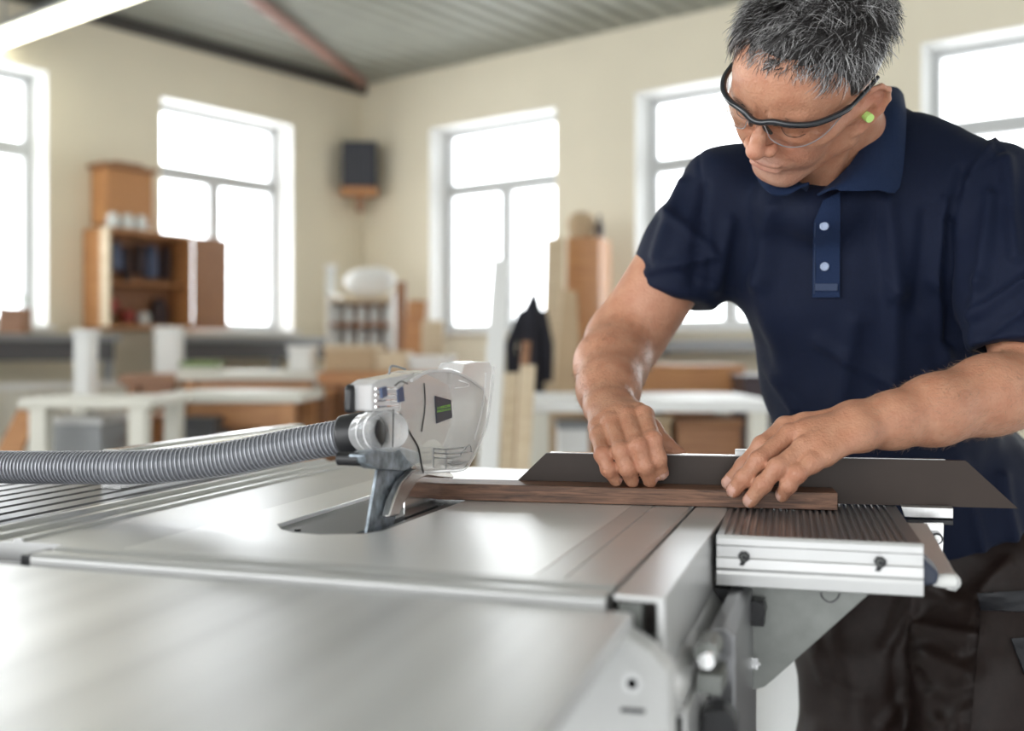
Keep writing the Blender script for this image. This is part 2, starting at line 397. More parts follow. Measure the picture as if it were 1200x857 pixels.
# rail on the right, seen end-on
mb = MB()
mb.prism([(-.0135, 0), (-.0135, -.004), (.017, -.004), (.017, -.05), (.0195, -.058), (.030, -.072), (.030, -.078), (.0335, -.078), (.0335, -.069), (.0235, -.055), (.0225, 0)], .004, .80, axis='y')
ra = mb.build('sliding_rail', 'alu_light', saw, bevel=.0007)
mb = MB()
mb.box(.0175, .0205, .006, .40, -.20, -.079)
mb.box(.034, .037, .006, .40, -.20, -.0785)
for z in (-.0795, -.122, -.139, -.165): mb.box(.0206, .0339, .006, .40, z - .0025, z)
mb.build('lower_profile', 'alu', saw, bevel=.0005)
mb = MB(); mb.box(.0206, .0339, .012, .39, -.198, -.0822); mb.build('profile_shade_fill', 'hollow_shade', saw)  # solid black block between the walls, in place of shade in the cells
mb = MB(); mb.box(-.0605, .0165, .02, .8, -.2, -.0305); mb.build('rail_core', 'case_dark', saw)
# rollers, clamp block and bits seen at the rail mouth
mb = MB()
mb.box(-.010, .006, .006, .0195, -.030, -.006); mb.tube([(-.006, .0, -.034), (-.006, .018, -.034)], .0065, 14); mb.tube([(.004, .0, -.034), (.004, .018, -.034)], .0055, 14)
mb.build('roller', 'bracket', saw, smooth=True)
mb = MB(); mb.tube([(.008, .010, -.034), (.014, .010, -.040), (.021, .010, -.044)], [.003, .0035, .003], 10); mb.tube([(-.004, -.012, -.070), (.006, -.008, -.060), (.012, .0, -.050)], [.005, .0045, .003], 12)
mb.build('locking_lever', 'cast', saw, smooth=True)
mb = MB(); mb.cyl((.044, .06, -.058), (.044, .075, -.058), .006, 20); mb.build('end_bolt', 'chrome', saw, smooth=True)
mb = MB(); mb.cyl((.042, .0755, -.057), (.042, .11, -.057), .009, 20); mb.box(.037, .055, .06, .10, -.082, -.068); mb.build('end_stop', 'bracket', saw, smooth=True)
mb = MB(); mb.prism([(.0375, -.10), (.0375, -.14), (.043, -.145), (.060, -.145), (.064, -.135), (.064, -.105), (.055, -.096)], .075, .10, axis='y'); mb.build('rubber_buffer', 'black', saw, bevel=.003)
mb = MB()
mb.prism([(.038, -.052), (.050, -.050), (.058, -.056), (.058, -.20), (.066, -.36), (.038, -.36)], .13, .34, axis='y')
mb.build('frame_profile', 'dark_alu', saw, bevel=.002)
# white casing below the near table
yc = -.030
cpoly = [on_y(*q, yc) for q in [(640, 980), (646, 800), (662, 760), (700, 741), (733, 745), (762, 764), (784, 790), (788, 980)]]
mb = MB(); mb.prism(cpoly, yc, yc + .028, axis='y'); cs = mb.build('end_casing', 'case', saw, bevel=.003)
hx_, hz_ = on_y(741, 801, yc); mb = MB(); mb.tube([(hx_, yc - .0012, hz_), (hx_, yc - .0002, hz_)], .0036, 20); mb.build('casing_hole_shade', 'hollow_shade', cs)  # dark disc laid on the casing, painted shade of a round hole
mb = MB(); mb.tube([(hx_, yc - .0008, hz_), (hx_, yc - .0001, hz_)], .0068, 24); mb.build('hole_collar', 'alu', cs)
s0_, s1_ = on_y(728, 832, yc), on_y(756, 834, yc); mb = MB(); mb.tube([(s0_[0], yc - .0006, s0_[1]), (s1_[0], yc - .0006, s1_[1])], .0016, 8); mb.build('casing_slot_shade', 'case_dark', cs)  # dark bead laid on the casing for the shade of a slot
# body under the tables
mb = MB(); mb.box(-.66, -.062, .06, .70, -.34, -.051); sb_ = mb.build('saw_body', 'case', saw, bevel=.01)
for lx in (-.62, -.12):
    for ly in (.10, .66):
        mb = MB(); mb.tube([(lx, ly, -.341), (lx * 1.0, ly, -.9)], [.022, .022], 14); mb.build('leg', 'greyp', saw, smooth=True)

# riving knife and cast shoe
mb = MB()
pts = [on_x(*q, xb) for q in [(427, 616), (441, 551), (452, 543), (497, 543), (484, 560), (470, 580), (458, 604)]]
pts[0] = (pts[0][0], -.012); pts[-1] = (pts[-1][0], -.012)
mb.prism(pts, xb - .0015, xb + .0015, axis='x'); rk_ = mb.build('riving_knife', 'steel', saw, bevel=.0004)
outer = [on_x(*q, xb + .012) for q in [(455, 606), (461, 585), (470, 566), (482, 553), (494, 547), (506, 548), (526, 553), (531, 558)]]
inner = [on_x(*q, xb + .012) for q in [(531, 561), (515, 560), (500, 558), (490, 562), (480, 577), (471, 594), (467, 604)]]
mb = MB(); mb.prism(outer + inner, xb + .004, xb + .013, axis='x'); mb.build('splitter_shoe', 'cast', saw, bevel=.003, smooth=True)
mb = MB(); mb.cyl((xb + .0016, .36, .0), (xb + .0032, .36, .0), .072, 64); mb.build('saw_blade', 'chrome', saw, bevel=.0004)

# blade guard
gx0, gx1 = xb - .020, xb + .020
guard = empty('blade_guard', (xb, .42, .09)); guard.parent = saw; gofs = np.array([xb, .42, .09])
class GB(MB):
    def build(s, *a, **k):
        s.v = [tuple(np.array(v) - gofs) for v in s.v]; return super().build(*a, **k)
side_px = [(470, 452), (480, 446), (497, 437), (507, 434.5), (530, 434.5), (548, 443), (566, 455), (571, 470), (570, 495), (563, 517), (553, 537), (543, 550), (497, 553.5), (480, 540), (470, 527)]
side = [on_x(*q, gx1) for q in side_px]
for sx_, nm in ((gx1 - .0025, 'side_panel'), (gx0, 'side_panel')):
    g = GB(); g.prism(side, sx_, sx_ + .0025, axis='x'); g.build(nm, 'clear', guard)
g = GB()     # rim joining both panels over the top and the back
for (y0, z0), (y1, z1) in zip(side[:12], side[1:13]):
    if y1 == y0: continue
    g.add([(gx0 + .0026, y0, z0), (gx1 - .0026, y0, z0), (gx1 - .0026, y1, z1), (gx0 + .0026, y1, z1),
           (gx0 + .0026, y0, z0 - .0022), (gx1 - .0026, y0, z0 - .0022), (gx1 - .0026, y1, z1 - .0022), (gx0 + .0026, y1, z1 - .0022)],
          [(0, 1, 2, 3), (7, 6, 5, 4), (0, 4, 5, 1), (2, 6, 7, 3), (0, 3, 7, 4), (1, 5, 6, 2)])
g.build('top_rim', 'clear', guard)
def strip_px(name, pts, x, r, m, smooth=True):
    g = GB(); q = [(x, *on_x(*p, x)) for p in pts]; g.tube(spline(q, len(pts) * 4), r, 8); return g.build(name, m, guard, smooth=smooth)
strip_px('edge_bead', [(482, 446), (497, 437.5), (507, 434.8), (530, 434.8), (549, 443), (566, 455)], gx1 + .0012, .0020, 'clear_rim')
strip_px('edge_bead', [(579, 430), (576, 460), (571, 495), (562, 520), (552, 540), (543, 550.5), (520, 552.5), (498, 554)], gx1 + .0012, .0015, 'clear_rim')
strip_px('edge_bead', [(569, 437), (568, 460), (563, 490), (556, 515)], gx1 + .0012, .0010, 'clear_rim')
strip_px('panel_seam', [(497, 449), (498, 475), (494, 506)], gx1 + .0010, .0008, 'black')
strip_px('panel_seam', [(469, 485), (480, 507), (490, 525), (494, 545), (496, 554)], gx1 + .0012, .0010, 'black')
strip_px('panel_seam', [(461, 480), (460, 524)], gx1 + .0008, .0008, 'black')
strip_px('panel_seam', [(463, 452), (470, 447), (478, 450)], gx1 + .001, .0007, 'black')
strip_px('panel_seam', [(533, 455), (548, 453), (549, 450), (538, 446)], gx1 + .001, .0006, 'clear_rim')
for y_, (xa, xc) in zip((526, 531, 536.5, 543), ((508, 544), (508, 549), (508, 540), (524, 548))):
    strip_px('louvre', [(xa, y_), ((xa + xc) / 2, y_ + .8), (xc, y_ - 1.5)], gx1 + .001, .0008, 'greyp')
strip_px('louvre', [(508, 526), (508, 548)], gx1 + .001, .0006, 'greyp')
strip_px('louvre', [(523, 526), (523, 550)], gx1 + .001, .0006, 'greyp')
strip_px('louvre', [(540, 533), (550, 522), (553, 530)], gx1 + .001, .0006, 'greyp')
g = GB(); g.prism([on_x(*q, gx1) for q in [(526, 543), (530, 540.5), (538, 540), (537, 544.5), (528, 545.5)]], gx1 + .0005, gx1 + .0015, axis='x'); g.build('latch', 'greyp', guard)
# tall front fin
fin = [on_x(*q, gx1) for q in [(545, 437), (549, 426), (560, 423.5), (578, 424), (580, 431), (577, 465), (571, 497), (562, 522), (549, 548), (541, 545), (552, 522), (560, 500), (562, 470), (558, 452), (545, 441)]]
g = GB(); g.prism(fin, gx0 + .004, gx1 - .004, axis='x'); g.build('front_fin', 'clear_rim', guard, bevel=.0015)
# rear block, pivot and port
blk = [on_x(*q, xb + .012) for q in [(437, 451), (446, 445), (482, 438), (500, 436), (474, 449), (470, 482), (437, 482)]]
g = GB(); g.prism(blk, gx0 + .006, xb + .012, axis='x'); g.build('rear_block', 'clear_rim', guard, bevel=.002)
g = GB(); q = [on_x(*p, gx1 + .002) for p in [(444, 455), (450, 453), (451, 464), (445, 467)]]; g.prism(q, gx1 + .0022, gx1 + .005, axis='x')
g.build('spring_clip', 'bluet', guard); g = GB()
g.prism([on_x(*p, gx1) for p in [(462, 457), (468, 453), (470, 470), (463, 472)]], gx1 + .0022, gx1 + .004, axis='x')
g.build('spring_clip', 'bluet', guard)
for zz in (456, 463, 470, 477):
    strip_px('block_rib', [(440, zz), (466, zz - 1)], gx1 - .006, .0011, 'chrome')
strip_px('top_hook', [(456, 438), (458, 430), (464, 429.5), (475, 433)], xb, .0012, 'greyp')
kb = on_x(413, 467, xb - .012)
g = GB(); g.prism([(kb[0] - .010, kb[1] - .013), (kb[0] - .009, kb[1] + .010), (kb[0] - .004, kb[1] + .014), (kb[0] + .006, kb[1] + .014), (kb[0] + .008, kb[1] - .013), (kb[0] - .004, kb[1] - .014)], xb - .017, xb - .007, axis='x')
g.build('clamping_knob', 'black', guard, bevel=.003, smooth=True)
cp = np.array([xb + .018, *on_x(455, 505, xb + .018)]); hx = toL(P(425, 508, 1.085))
g = GB(); g.tube([cp + (cp - hx) * .12, cp, hx + (cp - hx) * .2], [.0175, .0205, .0205], 28, cap=False); g.build('dust_port', 'clear', guard, smooth=True)
for k in (.25, .55):
    g = GB(); c0 = hx + (cp - hx) * (k + .3); g.tube([c0, c0 + (cp - hx) * .05], [.0222, .0222], 28, cap=False); g.build('port_ring', 'clear_rim', guard, smooth=True)
g = GB(); g.prism([on_x(*q, xb) for q in [(413, 533), (422, 528), (462, 524), (480, 530), (484, 540), (462, 552), (430, 549), (415, 543)]], xb - .005, xb + .012, axis='x'); g.build('knife_clamp', 'steel', guard, bevel=.002)
g = GB(); y_, z_ = on_x(418, 538, xb); g.tube([(xb - .018, y_ - .002, z_), (xb + .004, y_ - .002, z_)], .0065, 16); g.build('clamp_screw', 'black', guard, smooth=True)
q = [on_x(*p, gx1) for p in [(508.5, 464), (527.5, 469), (529, 489.5), (510.5, 496.5)]]
g = GB(); g.prism(q, gx1 + .0004, gx1 + .0012, axis='x'); g.build('badge', 'badge', guard)
g = GB()
def badge_line(a0, a1, h, n, seedv):
    rr = random.Random(seedv)
    for i in range(n):
        t0 = (i + .12) / n; t1 = (i + .82) / n
        p0 = (a0[0] + (a1[0] - a0[0]) * t0, a0[1] + (a1[1] - a0[1]) * t0); p1 = (a0[0] + (a1[0] - a0[0]) * t1, a0[1] + (a1[1] - a0[1]) * t1)
        k = rr.choice(['E', 'I', 'N', 'O'])
        quads = {'E': [(p0, (p0[0] + .5, p0[1]), 0, 1), (p0, p1, 0, .25), (p0, p1, .75, 1)], 'I': [((p0[0] + .3, p0[1]), (p0[0] + .9, p0[1]), 0, 1)],
                 'N': [(p0, (p0[0] + .5, p0[1]), 0, 1), ((p1[0] - .5, p1[1]), p1, 0, 1)], 'O': [(p0, p1, 0, .22), (p0, p1, .78, 1), (p0, (p0[0] + .4, p0[1]), 0, 1), ((p1[0] - .4, p1[1]), p1, 0, 1)]}[k]
        for u, v, h0, h1 in quads:
            g.prism([on_x(*pp_, gx1) for pp_ in [(u[0], u[1] + h * (1 - h0)), (v[0], v[1] + h * (1 - h0)), (v[0], v[1] + h * (1 - h1)), (u[0], u[1] + h * (1 - h1))]], gx1 + .0013, gx1 + .0016, axis='x')
badge_line((510.8, 477.2), (526.5, 473.8), 2.9, 8, 3); badge_line((510.8, 481.2), (527, 478), 2.5, 8, 5)
g.build('badge_lettering', 'green', guard)

# small grooved carriage on the right
car = empty('sliding_carriage'); car.parent = saw
s3 = math.radians(3); Rc = np.array([[math.cos(s3), -math.sin(s3)], [math.sin(s3), math.cos(s3)]]); c0 = np.array([.0285, .266])
car.location = (c0[0], c0[1], 0); car.rotation_euler.z = s3
WC, DC = .1785, .262
pr = [(0, -.012), (0, 0)]
x = .006
while x < WC - .012:
    pr += [(x, 0), (x + .0012, -.0022), (x + .0034, -.0022), (x + .0046, 0)]; x += .0068
pr += [(WC, 0), (WC, -.012)]
mb = MB(); mb.prism(pr, .004, DC, axis='y'); mb.build('grooved_top', 'dark_alu', car); 
mb = MB(); mb.prism([(.0038, -.046), (.0038, -.001), (.003, 0), (0, 0), (-.0015, -.003), (-.0015, -.009), (.0005, -.010), (.0005, -.020), (-.0015, -.0215), (-.002, -.030), (-.0005, -.033), (-.0015, -.036), (-.001, -.0465), (.003, -.048)], -.001, WC + .001, axis='x')
mb.build('front_profile', 'alu_light', car, bevel=.0004)
for px, py in ((872, 653), (1032, 661)):
    t, z = on_y(px, py, .266); t = t - c0[0]
    mb = MB(); mb.prism([(t - .0045, z - .0075), (t - .0005, z - .0078), (t + .0015, z - .0045), (t + .0048, z - .002), (t + .0052, z + .002), (t + .002, z + .005), (t - .003, z + .005), (t - .0055, z + .001), (t - .003, z - .004)], -.0036, .0005, axis='y')
    so_ = mb.build('socket', 'black', car)
    mb = MB(); mb.tube([(t + .0026 * math.cos(a), -.0040, z + .0026 * math.sin(a)) for a in np.linspace(0.4, 5.2, 12)], .0005, 6); mb.build('socket_screw', 'bracket', so_)
mb = MB(); mb.box(.001, .004, .004, DC, -.046, -.0122); mb.box(WC - .004, WC - .001, .004, DC, -.046, -.0122); mb.build('side_plate', 'alu_light', car)
mb = MB(); mb.box(.0045, WC - .0045, .006, DC - .004, -.044, -.0125); mb.build('carriage_core', 'case_dark', car)
# triangular support bracket
yb = .300
def oy(q, y=yb): t, z = on_y(*q, y); return (t, z)
mb = MB(); mb.prism([oy(q) for q in [(868, 680), (1024, 680), (1018, 697), (906, 797), (896, 805), (884, 809), (868, 809)]], yb, yb + .004, axis='y')
br = mb.build('support_bracket', 'bracket', saw, bevel=.0006)
mb = MB(); mb.prism([oy(q) for q in [(866, 684), (871, 684), (871, 809), (866, 809)]], yb - .014, yb - .0005, axis='y'); mb.build('bracket_flange', 'alu_edge', br)
mb = MB(); a_ = oy((886, 711)); mb.tube([(a_[0], yb - .022, a_[1]), (a_[0], yb - .0005, a_[1])], .0105, 12); mb.box(a_[0] - .006, a_[0] + .009, yb - .020, yb - .004, a_[1] - .014, a_[1] + .010); mb.build('clamp_knob', 'black', br, bevel=.001)
mb = MB(); a_ = oy((875, 712)); mb.tube([(a_[0] - .008, yb - .013, a_[1]), (a_[0] + .004, yb - .013, a_[1])], .003, 10); mb.build('knob_thread', 'chrome', br)
mb = MB(); a_ = oy((884, 776)); mb.tube([(a_[0], yb - .005, a_[1]), (a_[0], yb - .0005, a_[1])], .0055, 6)
for k in range(6): mb.tube([(a_[0] + .0045 * math.cos(k * 1.047), yb - .006, a_[1] + .0045 * math.sin(k * 1.047)), (a_[0] + .0045 * math.cos(k * 1.047), yb - .004, a_[1] + .0045 * math.sin(k * 1.047))], .0018, 8)
mb.build('screw', 'chrome', br)
mb = MB(); mb.tube(spline([(*oy(q), 0) for q in [(963, 686), (963, 699), (973, 706), (983, 699), (983, 686)]], 16), .0007, 6); mb.v = [(v[0], yb - .0005 + v[2] * .5, v[1]) for v in mb.v]; mb.build('stamped_notch', 'case_dark', br)
mb = MB(); mb.prism([oy(q) for q in [(868, 793), (879, 793), (879, 806), (868, 806)]], yb - .016, yb - .012, axis='y'); mb.build('clip', 'chrome', br)
mb = MB(); t, z = oy((862, 700)); mb.box(t - .018, t + .004, yb - .02, yb + .04, z - .008, z + .012); mb.build('upper_clamp', 'black', saw, bevel=.001); mb = MB()
t, z = oy((862, 790)); mb.box(t - .004, t + .004, yb - .01, yb + .02, z - .030, z + .012); mb.tube([(t, yb, z - .012), (t - .006, yb, z - .20)], .006, 10); mb.build('stand_clamp', 'black', saw, bevel=.001)
mb = MB(); mb.prism([oy(q) for q in [(835, 760), (862, 690), (866, 700), (862, 860), (850, 900), (800, 900)]], yb + .006, yb + .03, axis='y'); mb.build('lower_casing', 'case', saw, bevel=.003)
# end fittings on the right of the carriage
def slab_px(name, pts, y, th, m, parent=None, bevel=.0006):
    g = MB(); g.prism([oy(q, y) for q in pts], y, y + th, axis='y'); return g.build(name, m, parent or saw, bevel=bevel)
slab_px('cross_bar', [(1056, 594), (1117, 596), (1117, 608), (1060, 606)], .485, .018, 'alu')
slab_px('cross_bar_slot', [(1062, 609), (1117, 610), (1117, 616), (1066, 614)], .49, .014, 'black')
slab_px('end_plate', [(1083, 614), (1106, 614), (1105, 650), (1096, 650), (1096, 640), (1083, 637)], .44, .006, 'chrome')
g = MB(); t, z = oy((1097, 630), .44); g.tube([(t, .432, z), (t, .4395, z)], .0062, 20); g.build('end_screw_collar', 'black', saw)
g = MB(); g.tube([(t, .429, z), (t, .4315, z)], .0042, 20); g.box(t - .0022, t + .0022, .4282, .4292, z - .0007, z + .0007); g.build('end_screw', 'chrome', saw)
a0 = toL(P(1073, 617, 1.07)); a1 = toL(P(1108, 683, .935))
dvec = (a1 - a0) / np.linalg.norm(a1 - a0); sd = np.cross(dvec, (0, 0, 1)); sd /= np.linalg.norm(sd); up = np.cross(sd, dvec)
g = MB(); cr = [(-.011, .004), (.011, .004), (.012, 0), (.009, -.004), (-.004, -.005), (-.009, -.009), (-.012, -.004)]
vs = [p + sd * u + up * v for p in (a0, a1) for u, v in cr]; n = len(cr)
g.add(vs, [tuple(range(n)), tuple(range(n, 2 * n))[::-1]] + [(i, n + i, n + (i + 1) % n, (i + 1) % n) for i in range(n)])
lv = g.build('release_lever', 'alu_light', saw, bevel=.0012)
g = MB(); g.tube([a1 - dvec * .004 + sd * u for u in (-.009, 0, .010)], [.006, .0065, .005], 14); g.tube([a1 - dvec * .02 - up * .008 - sd * .010, a1 - dvec * .05 - up * .012 - sd * .012], [.008, .006], 12); g.build('lever_tip', 'white', lv, smooth=True)
slab_px('end_cap', [(1071, 640), (1079, 641), (1083, 655), (1101, 672), (1098, 686), (1071, 688)], .285, .04, 'badge', bevel=.003)

# mitre fence behind the board (turned a little against the table)
FA = math.radians(7.06)
def fl(x): return .449 + (x - .134) * math.tan(FA)            # front line of the board
fence = empty('mitre_fence', (0.134, .449, 0), FA); fence.parent = saw
def fx(px, py, yoff, dz=None):
    """image point on the fence plane -> (x along fence, z)"""
    u = np.array([math.cos(FA), math.sin(FA)]); nrm = np.array([-u[1], u[0]]); b0 = np.array([.134, .449]) + nrm * yoff
    bw = O2 + b0[0] * TA + b0[1] * TB; uw = u[0] * TA + u[1] * TB; s = (px - 600) / FPX
    t = (s * bw[1] - bw[0]) / (uw[0] - s * uw[1]); d = bw[1] + t * uw[1]
    return t, HH + (HOR - py) / FPX * d
YF = .0455
x0, z0_ = fx(608, 562, YF); x1, zt0 = fx(640, 531, YF); x2, zt1 = fx(1132, 540.5, YF); x3, _ = fx(1193, 598, YF)
ZT = (zt0 + zt1) / 2
sl = (x1 - x0) / (ZT - z0_)
xl = x0 - sl * (z0_ - .0012)
print('fence', x0, x1, x2, x3, z0_, zt0, zt1)
mb = MB(); mb.prism([(xl, .0012), (x1, ZT), (x2, ZT), (x3, .0012)], YF, YF + .006, axis='y'); mb.build('fence_face', 'fence', fence)
mb = MB(); mb.prism([(x1 + .004, ZT - .004), (x1 + .004, ZT + .0006), (x2 - .02, ZT + .0006), (x2 - .02, ZT - .004)], YF + .0062, YF + .016, axis='y')
mb.prism([(x1 + .03, .002), (x1 + .03, ZT - .0042), (x2 - .03, ZT - .0042), (x2 - .03, .002)], YF + .0062, YF + .014, axis='y')
mb.build('fence_back', 'alu_edge', fence)
xs_, zs_ = fx(873, 526, YF + .02); mb = MB(); mb.box(xs_ - .011, xs_ + .03, YF + .018, YF + .03, .002, ZT + .006); mb.build('fence_stop', 'alu_light', fence, bevel=.001)

# walnut board pushed against the fence
bl = np.array([-.31, fl(-.31)]); brr = np.array([.134, .449]); Lb = float(np.linalg.norm(brr - bl))
w_ = toW((*bl, 0))
mb = MB(); mb.box(0, Lb, 0, .0445, .0006, .0192)
bd = mb.build('wooden_board', 'walnut', loc=(w_[0], w_[1], TZ), rz=TH + FA, bevel=.0007)
tag(bd, 'narrow dark walnut board held against the brown fence by both hands', 'board')

# near table in front, a touch lower
nt_ = empty('extension_table', toW((0, 0, -.0075)), TH)
tag(nt_, 'wide flat grey metal extension table in front of the saw, out of focus', 'table')
mb = MB(); mb.prism([(-.90, -.34), (-.90, -.012), (.004, -.012), (.006, -.34)], -.012, 0); mb.build('table_top', 'near', nt_, bevel=.002)
mb = MB(); mb.box(-.89, -.075, -.034, -.020, -.05, -.0125); mb.build('edge_beam', 'case', nt_, bevel=.001); mb = MB(); mb.box(-.89, -.004, -.335, -.32, -.05, -.0125); mb.build('edge_beam', 'case', nt_, bevel=.001)
for lx in (-.86, -.045):
    mb = MB(); mb.tube([(lx, -.325, -.0505), (lx, -.325, -.8925)], .014, 12); mb.build('leg', 'greyp', nt_, smooth=True)

# vacuum hose
hp = spline([P(420, 509, 1.088), P(350, 521, 1.105), P(262, 538, 1.12), P(175, 547, 1.13), P(90, 548, 1.155), P(0, 547.5, 1.19), P(-90, 545, 1.23), P(-190, 560, 1.28), P(-280, 620, 1.34)], 420)
hose = empty('vacuum_hose', tuple(hp[0])); tag(hose, 'ribbed smoky grey vacuum hose plugged into the blade guard', 'hose')
h0 = hp[0]
mb = MB(); mb.tube([p - h0 for p in hp], .0172, 28, cap=False); mb.build('hose_wall', 'hose', hose, smooth=True, angle=80)
mb = MB(); acc = 0; last = hp[0]; rib = []
L_ = [0]
for a, b in zip(hp, hp[1:]): L_.append(L_[-1] + np.linalg.norm(b - a))
L_ = np.array(L_); tot = L_[-1]; pit = .0050; N_ = int(tot / pit * 22)
HPA = np.array(hp)
for i in range(N_):
    s_ = i / N_ * tot; k = np.searchsorted(L_, s_, 'right') - 1; k = min(k, len(hp) - 2); f = (s_ - L_[k]) / (L_[k + 1] - L_[k])
    c = HPA[k] * (1 - f) + HPA[k + 1] * f; t = HPA[min(k + 2, len(hp) - 1)] - HPA[max(k - 1, 0)]; t /= np.linalg.norm(t)
    u = np.cross(t, (0, 0, 1)); u /= np.linalg.norm(u); v = np.cross(t, u); a = 2 * math.pi * i / 22
    rib.append(c - h0 + (u * math.cos(a) + v * math.sin(a)) * .0180)
mb.tube(rib, .0008, 5); mb.build('spiral_rib', 'hose_rib', hose, smooth=True)
c0_ = P(402, 511.5, 1.092); c1_ = P(446, 505, 1.081); dd = c1_ - c0_
mb = MB(); mb.tube([c0_ - dd * .03 - h0, c0_ - h0, c0_ + dd * .07 - h0, c0_ + dd * .92 - h0, c1_ - h0, c1_ + dd * .03 - h0], [.0195, .0215, .0222, .0225, .0215, .019], 32); mb.build('rubber_cuff', 'black', hose, smooth=True, angle=50)
# ------------------------------------------------------------------ implicit-surface modelling for the man
class Node:
    def __init__(s, k=.0): s.ch = []; s.k = k; s.bc = None
    def add(s, c, k=None, sub=False): s.ch.append((c, s.k if k is None else k, sub)); return s
    def leaves(s):
        for c, k, sub in s.ch:
            if sub: continue
            if isinstance(c, Node): yield from c.leaves()
            else: yield c
    def bound(s):
        if s.bc is None:
            L = list(s.leaves()); lo = np.min([l.c - l.r for l in L], 0); hi = np.max([l.c + l.r for l in L], 0)
            s.bc = (lo + hi) / 2; s.br = max(np.linalg.norm(l.c - s.bc) + l.r for l in L)
        return s.bc, s.br
    def ev(s, Q, c, R):
        d = np.full(len(Q), 1.0)
        for ch, k, sub in s.ch:
            cc, rr = ch.bound() if isinstance(ch, Node) else (ch.c, ch.r)
            if np.linalg.norm(cc - c) - rr - R > k + .012: continue
            e = ch.ev(Q, c, R)
            if sub: d = sub_(d, e, k)
            else: d = smin(d, e, k) if k > 0 else np.minimum(d, e)
        return d
def smin(a, b, k):
    h = np.maximum(k - np.abs(a - b), 0) / k
    return np.minimum(a, b) - h * h * k * .25
def sub_(a, b, k):
    """a minus b"""
    if k <= 0: return np.maximum(a, -b)
    return -smin(-a, b, k)
class RC:
    def __init__(s, a, b, r1, r2=None):
        s.a = np.array(a, float); s.b = np.array(b, float); s.r1 = r1; s.r2 = r1 if r2 is None else r2
        s.c = (s.a + s.b) / 2; s.r = np.linalg.norm(s.a - s.b) / 2 + max(s.r1, s.r2)
    def ev(s, Q, c, R):
        ba = s.b - s.a; pa = Q - s.a; t = np.clip(pa @ ba / (ba @ ba + 1e-12), 0, 1)
        return np.linalg.norm(pa - t[:, None] * ba, axis=1) - (s.r1 + (s.r2 - s.r1) * t)
class EL:
    def __init__(s, c, r, R=None): s.c = np.array(c, float); s.rr = np.array(r, float); s.r = max(r); s.R = np.eye(3) if R is None else R
    def ev(s, Q, c, R):
        p = (Q - s.c) @ s.R; k0 = np.linalg.norm(p / s.rr, axis=1); k1 = np.linalg.norm(p / s.rr ** 2, axis=1)
        return k0 * (k0 - 1) / np.maximum(k1, 1e-9)
class HS:   # half space, inside where (p-c).n < 0
    def __init__(s, c, n): s.c = np.array(c, float); s.n = np.array(n, float) / np.linalg.norm(n); s.r = 1e3
    def ev(s, Q, c, R): return (Q - s.c) @ s.n
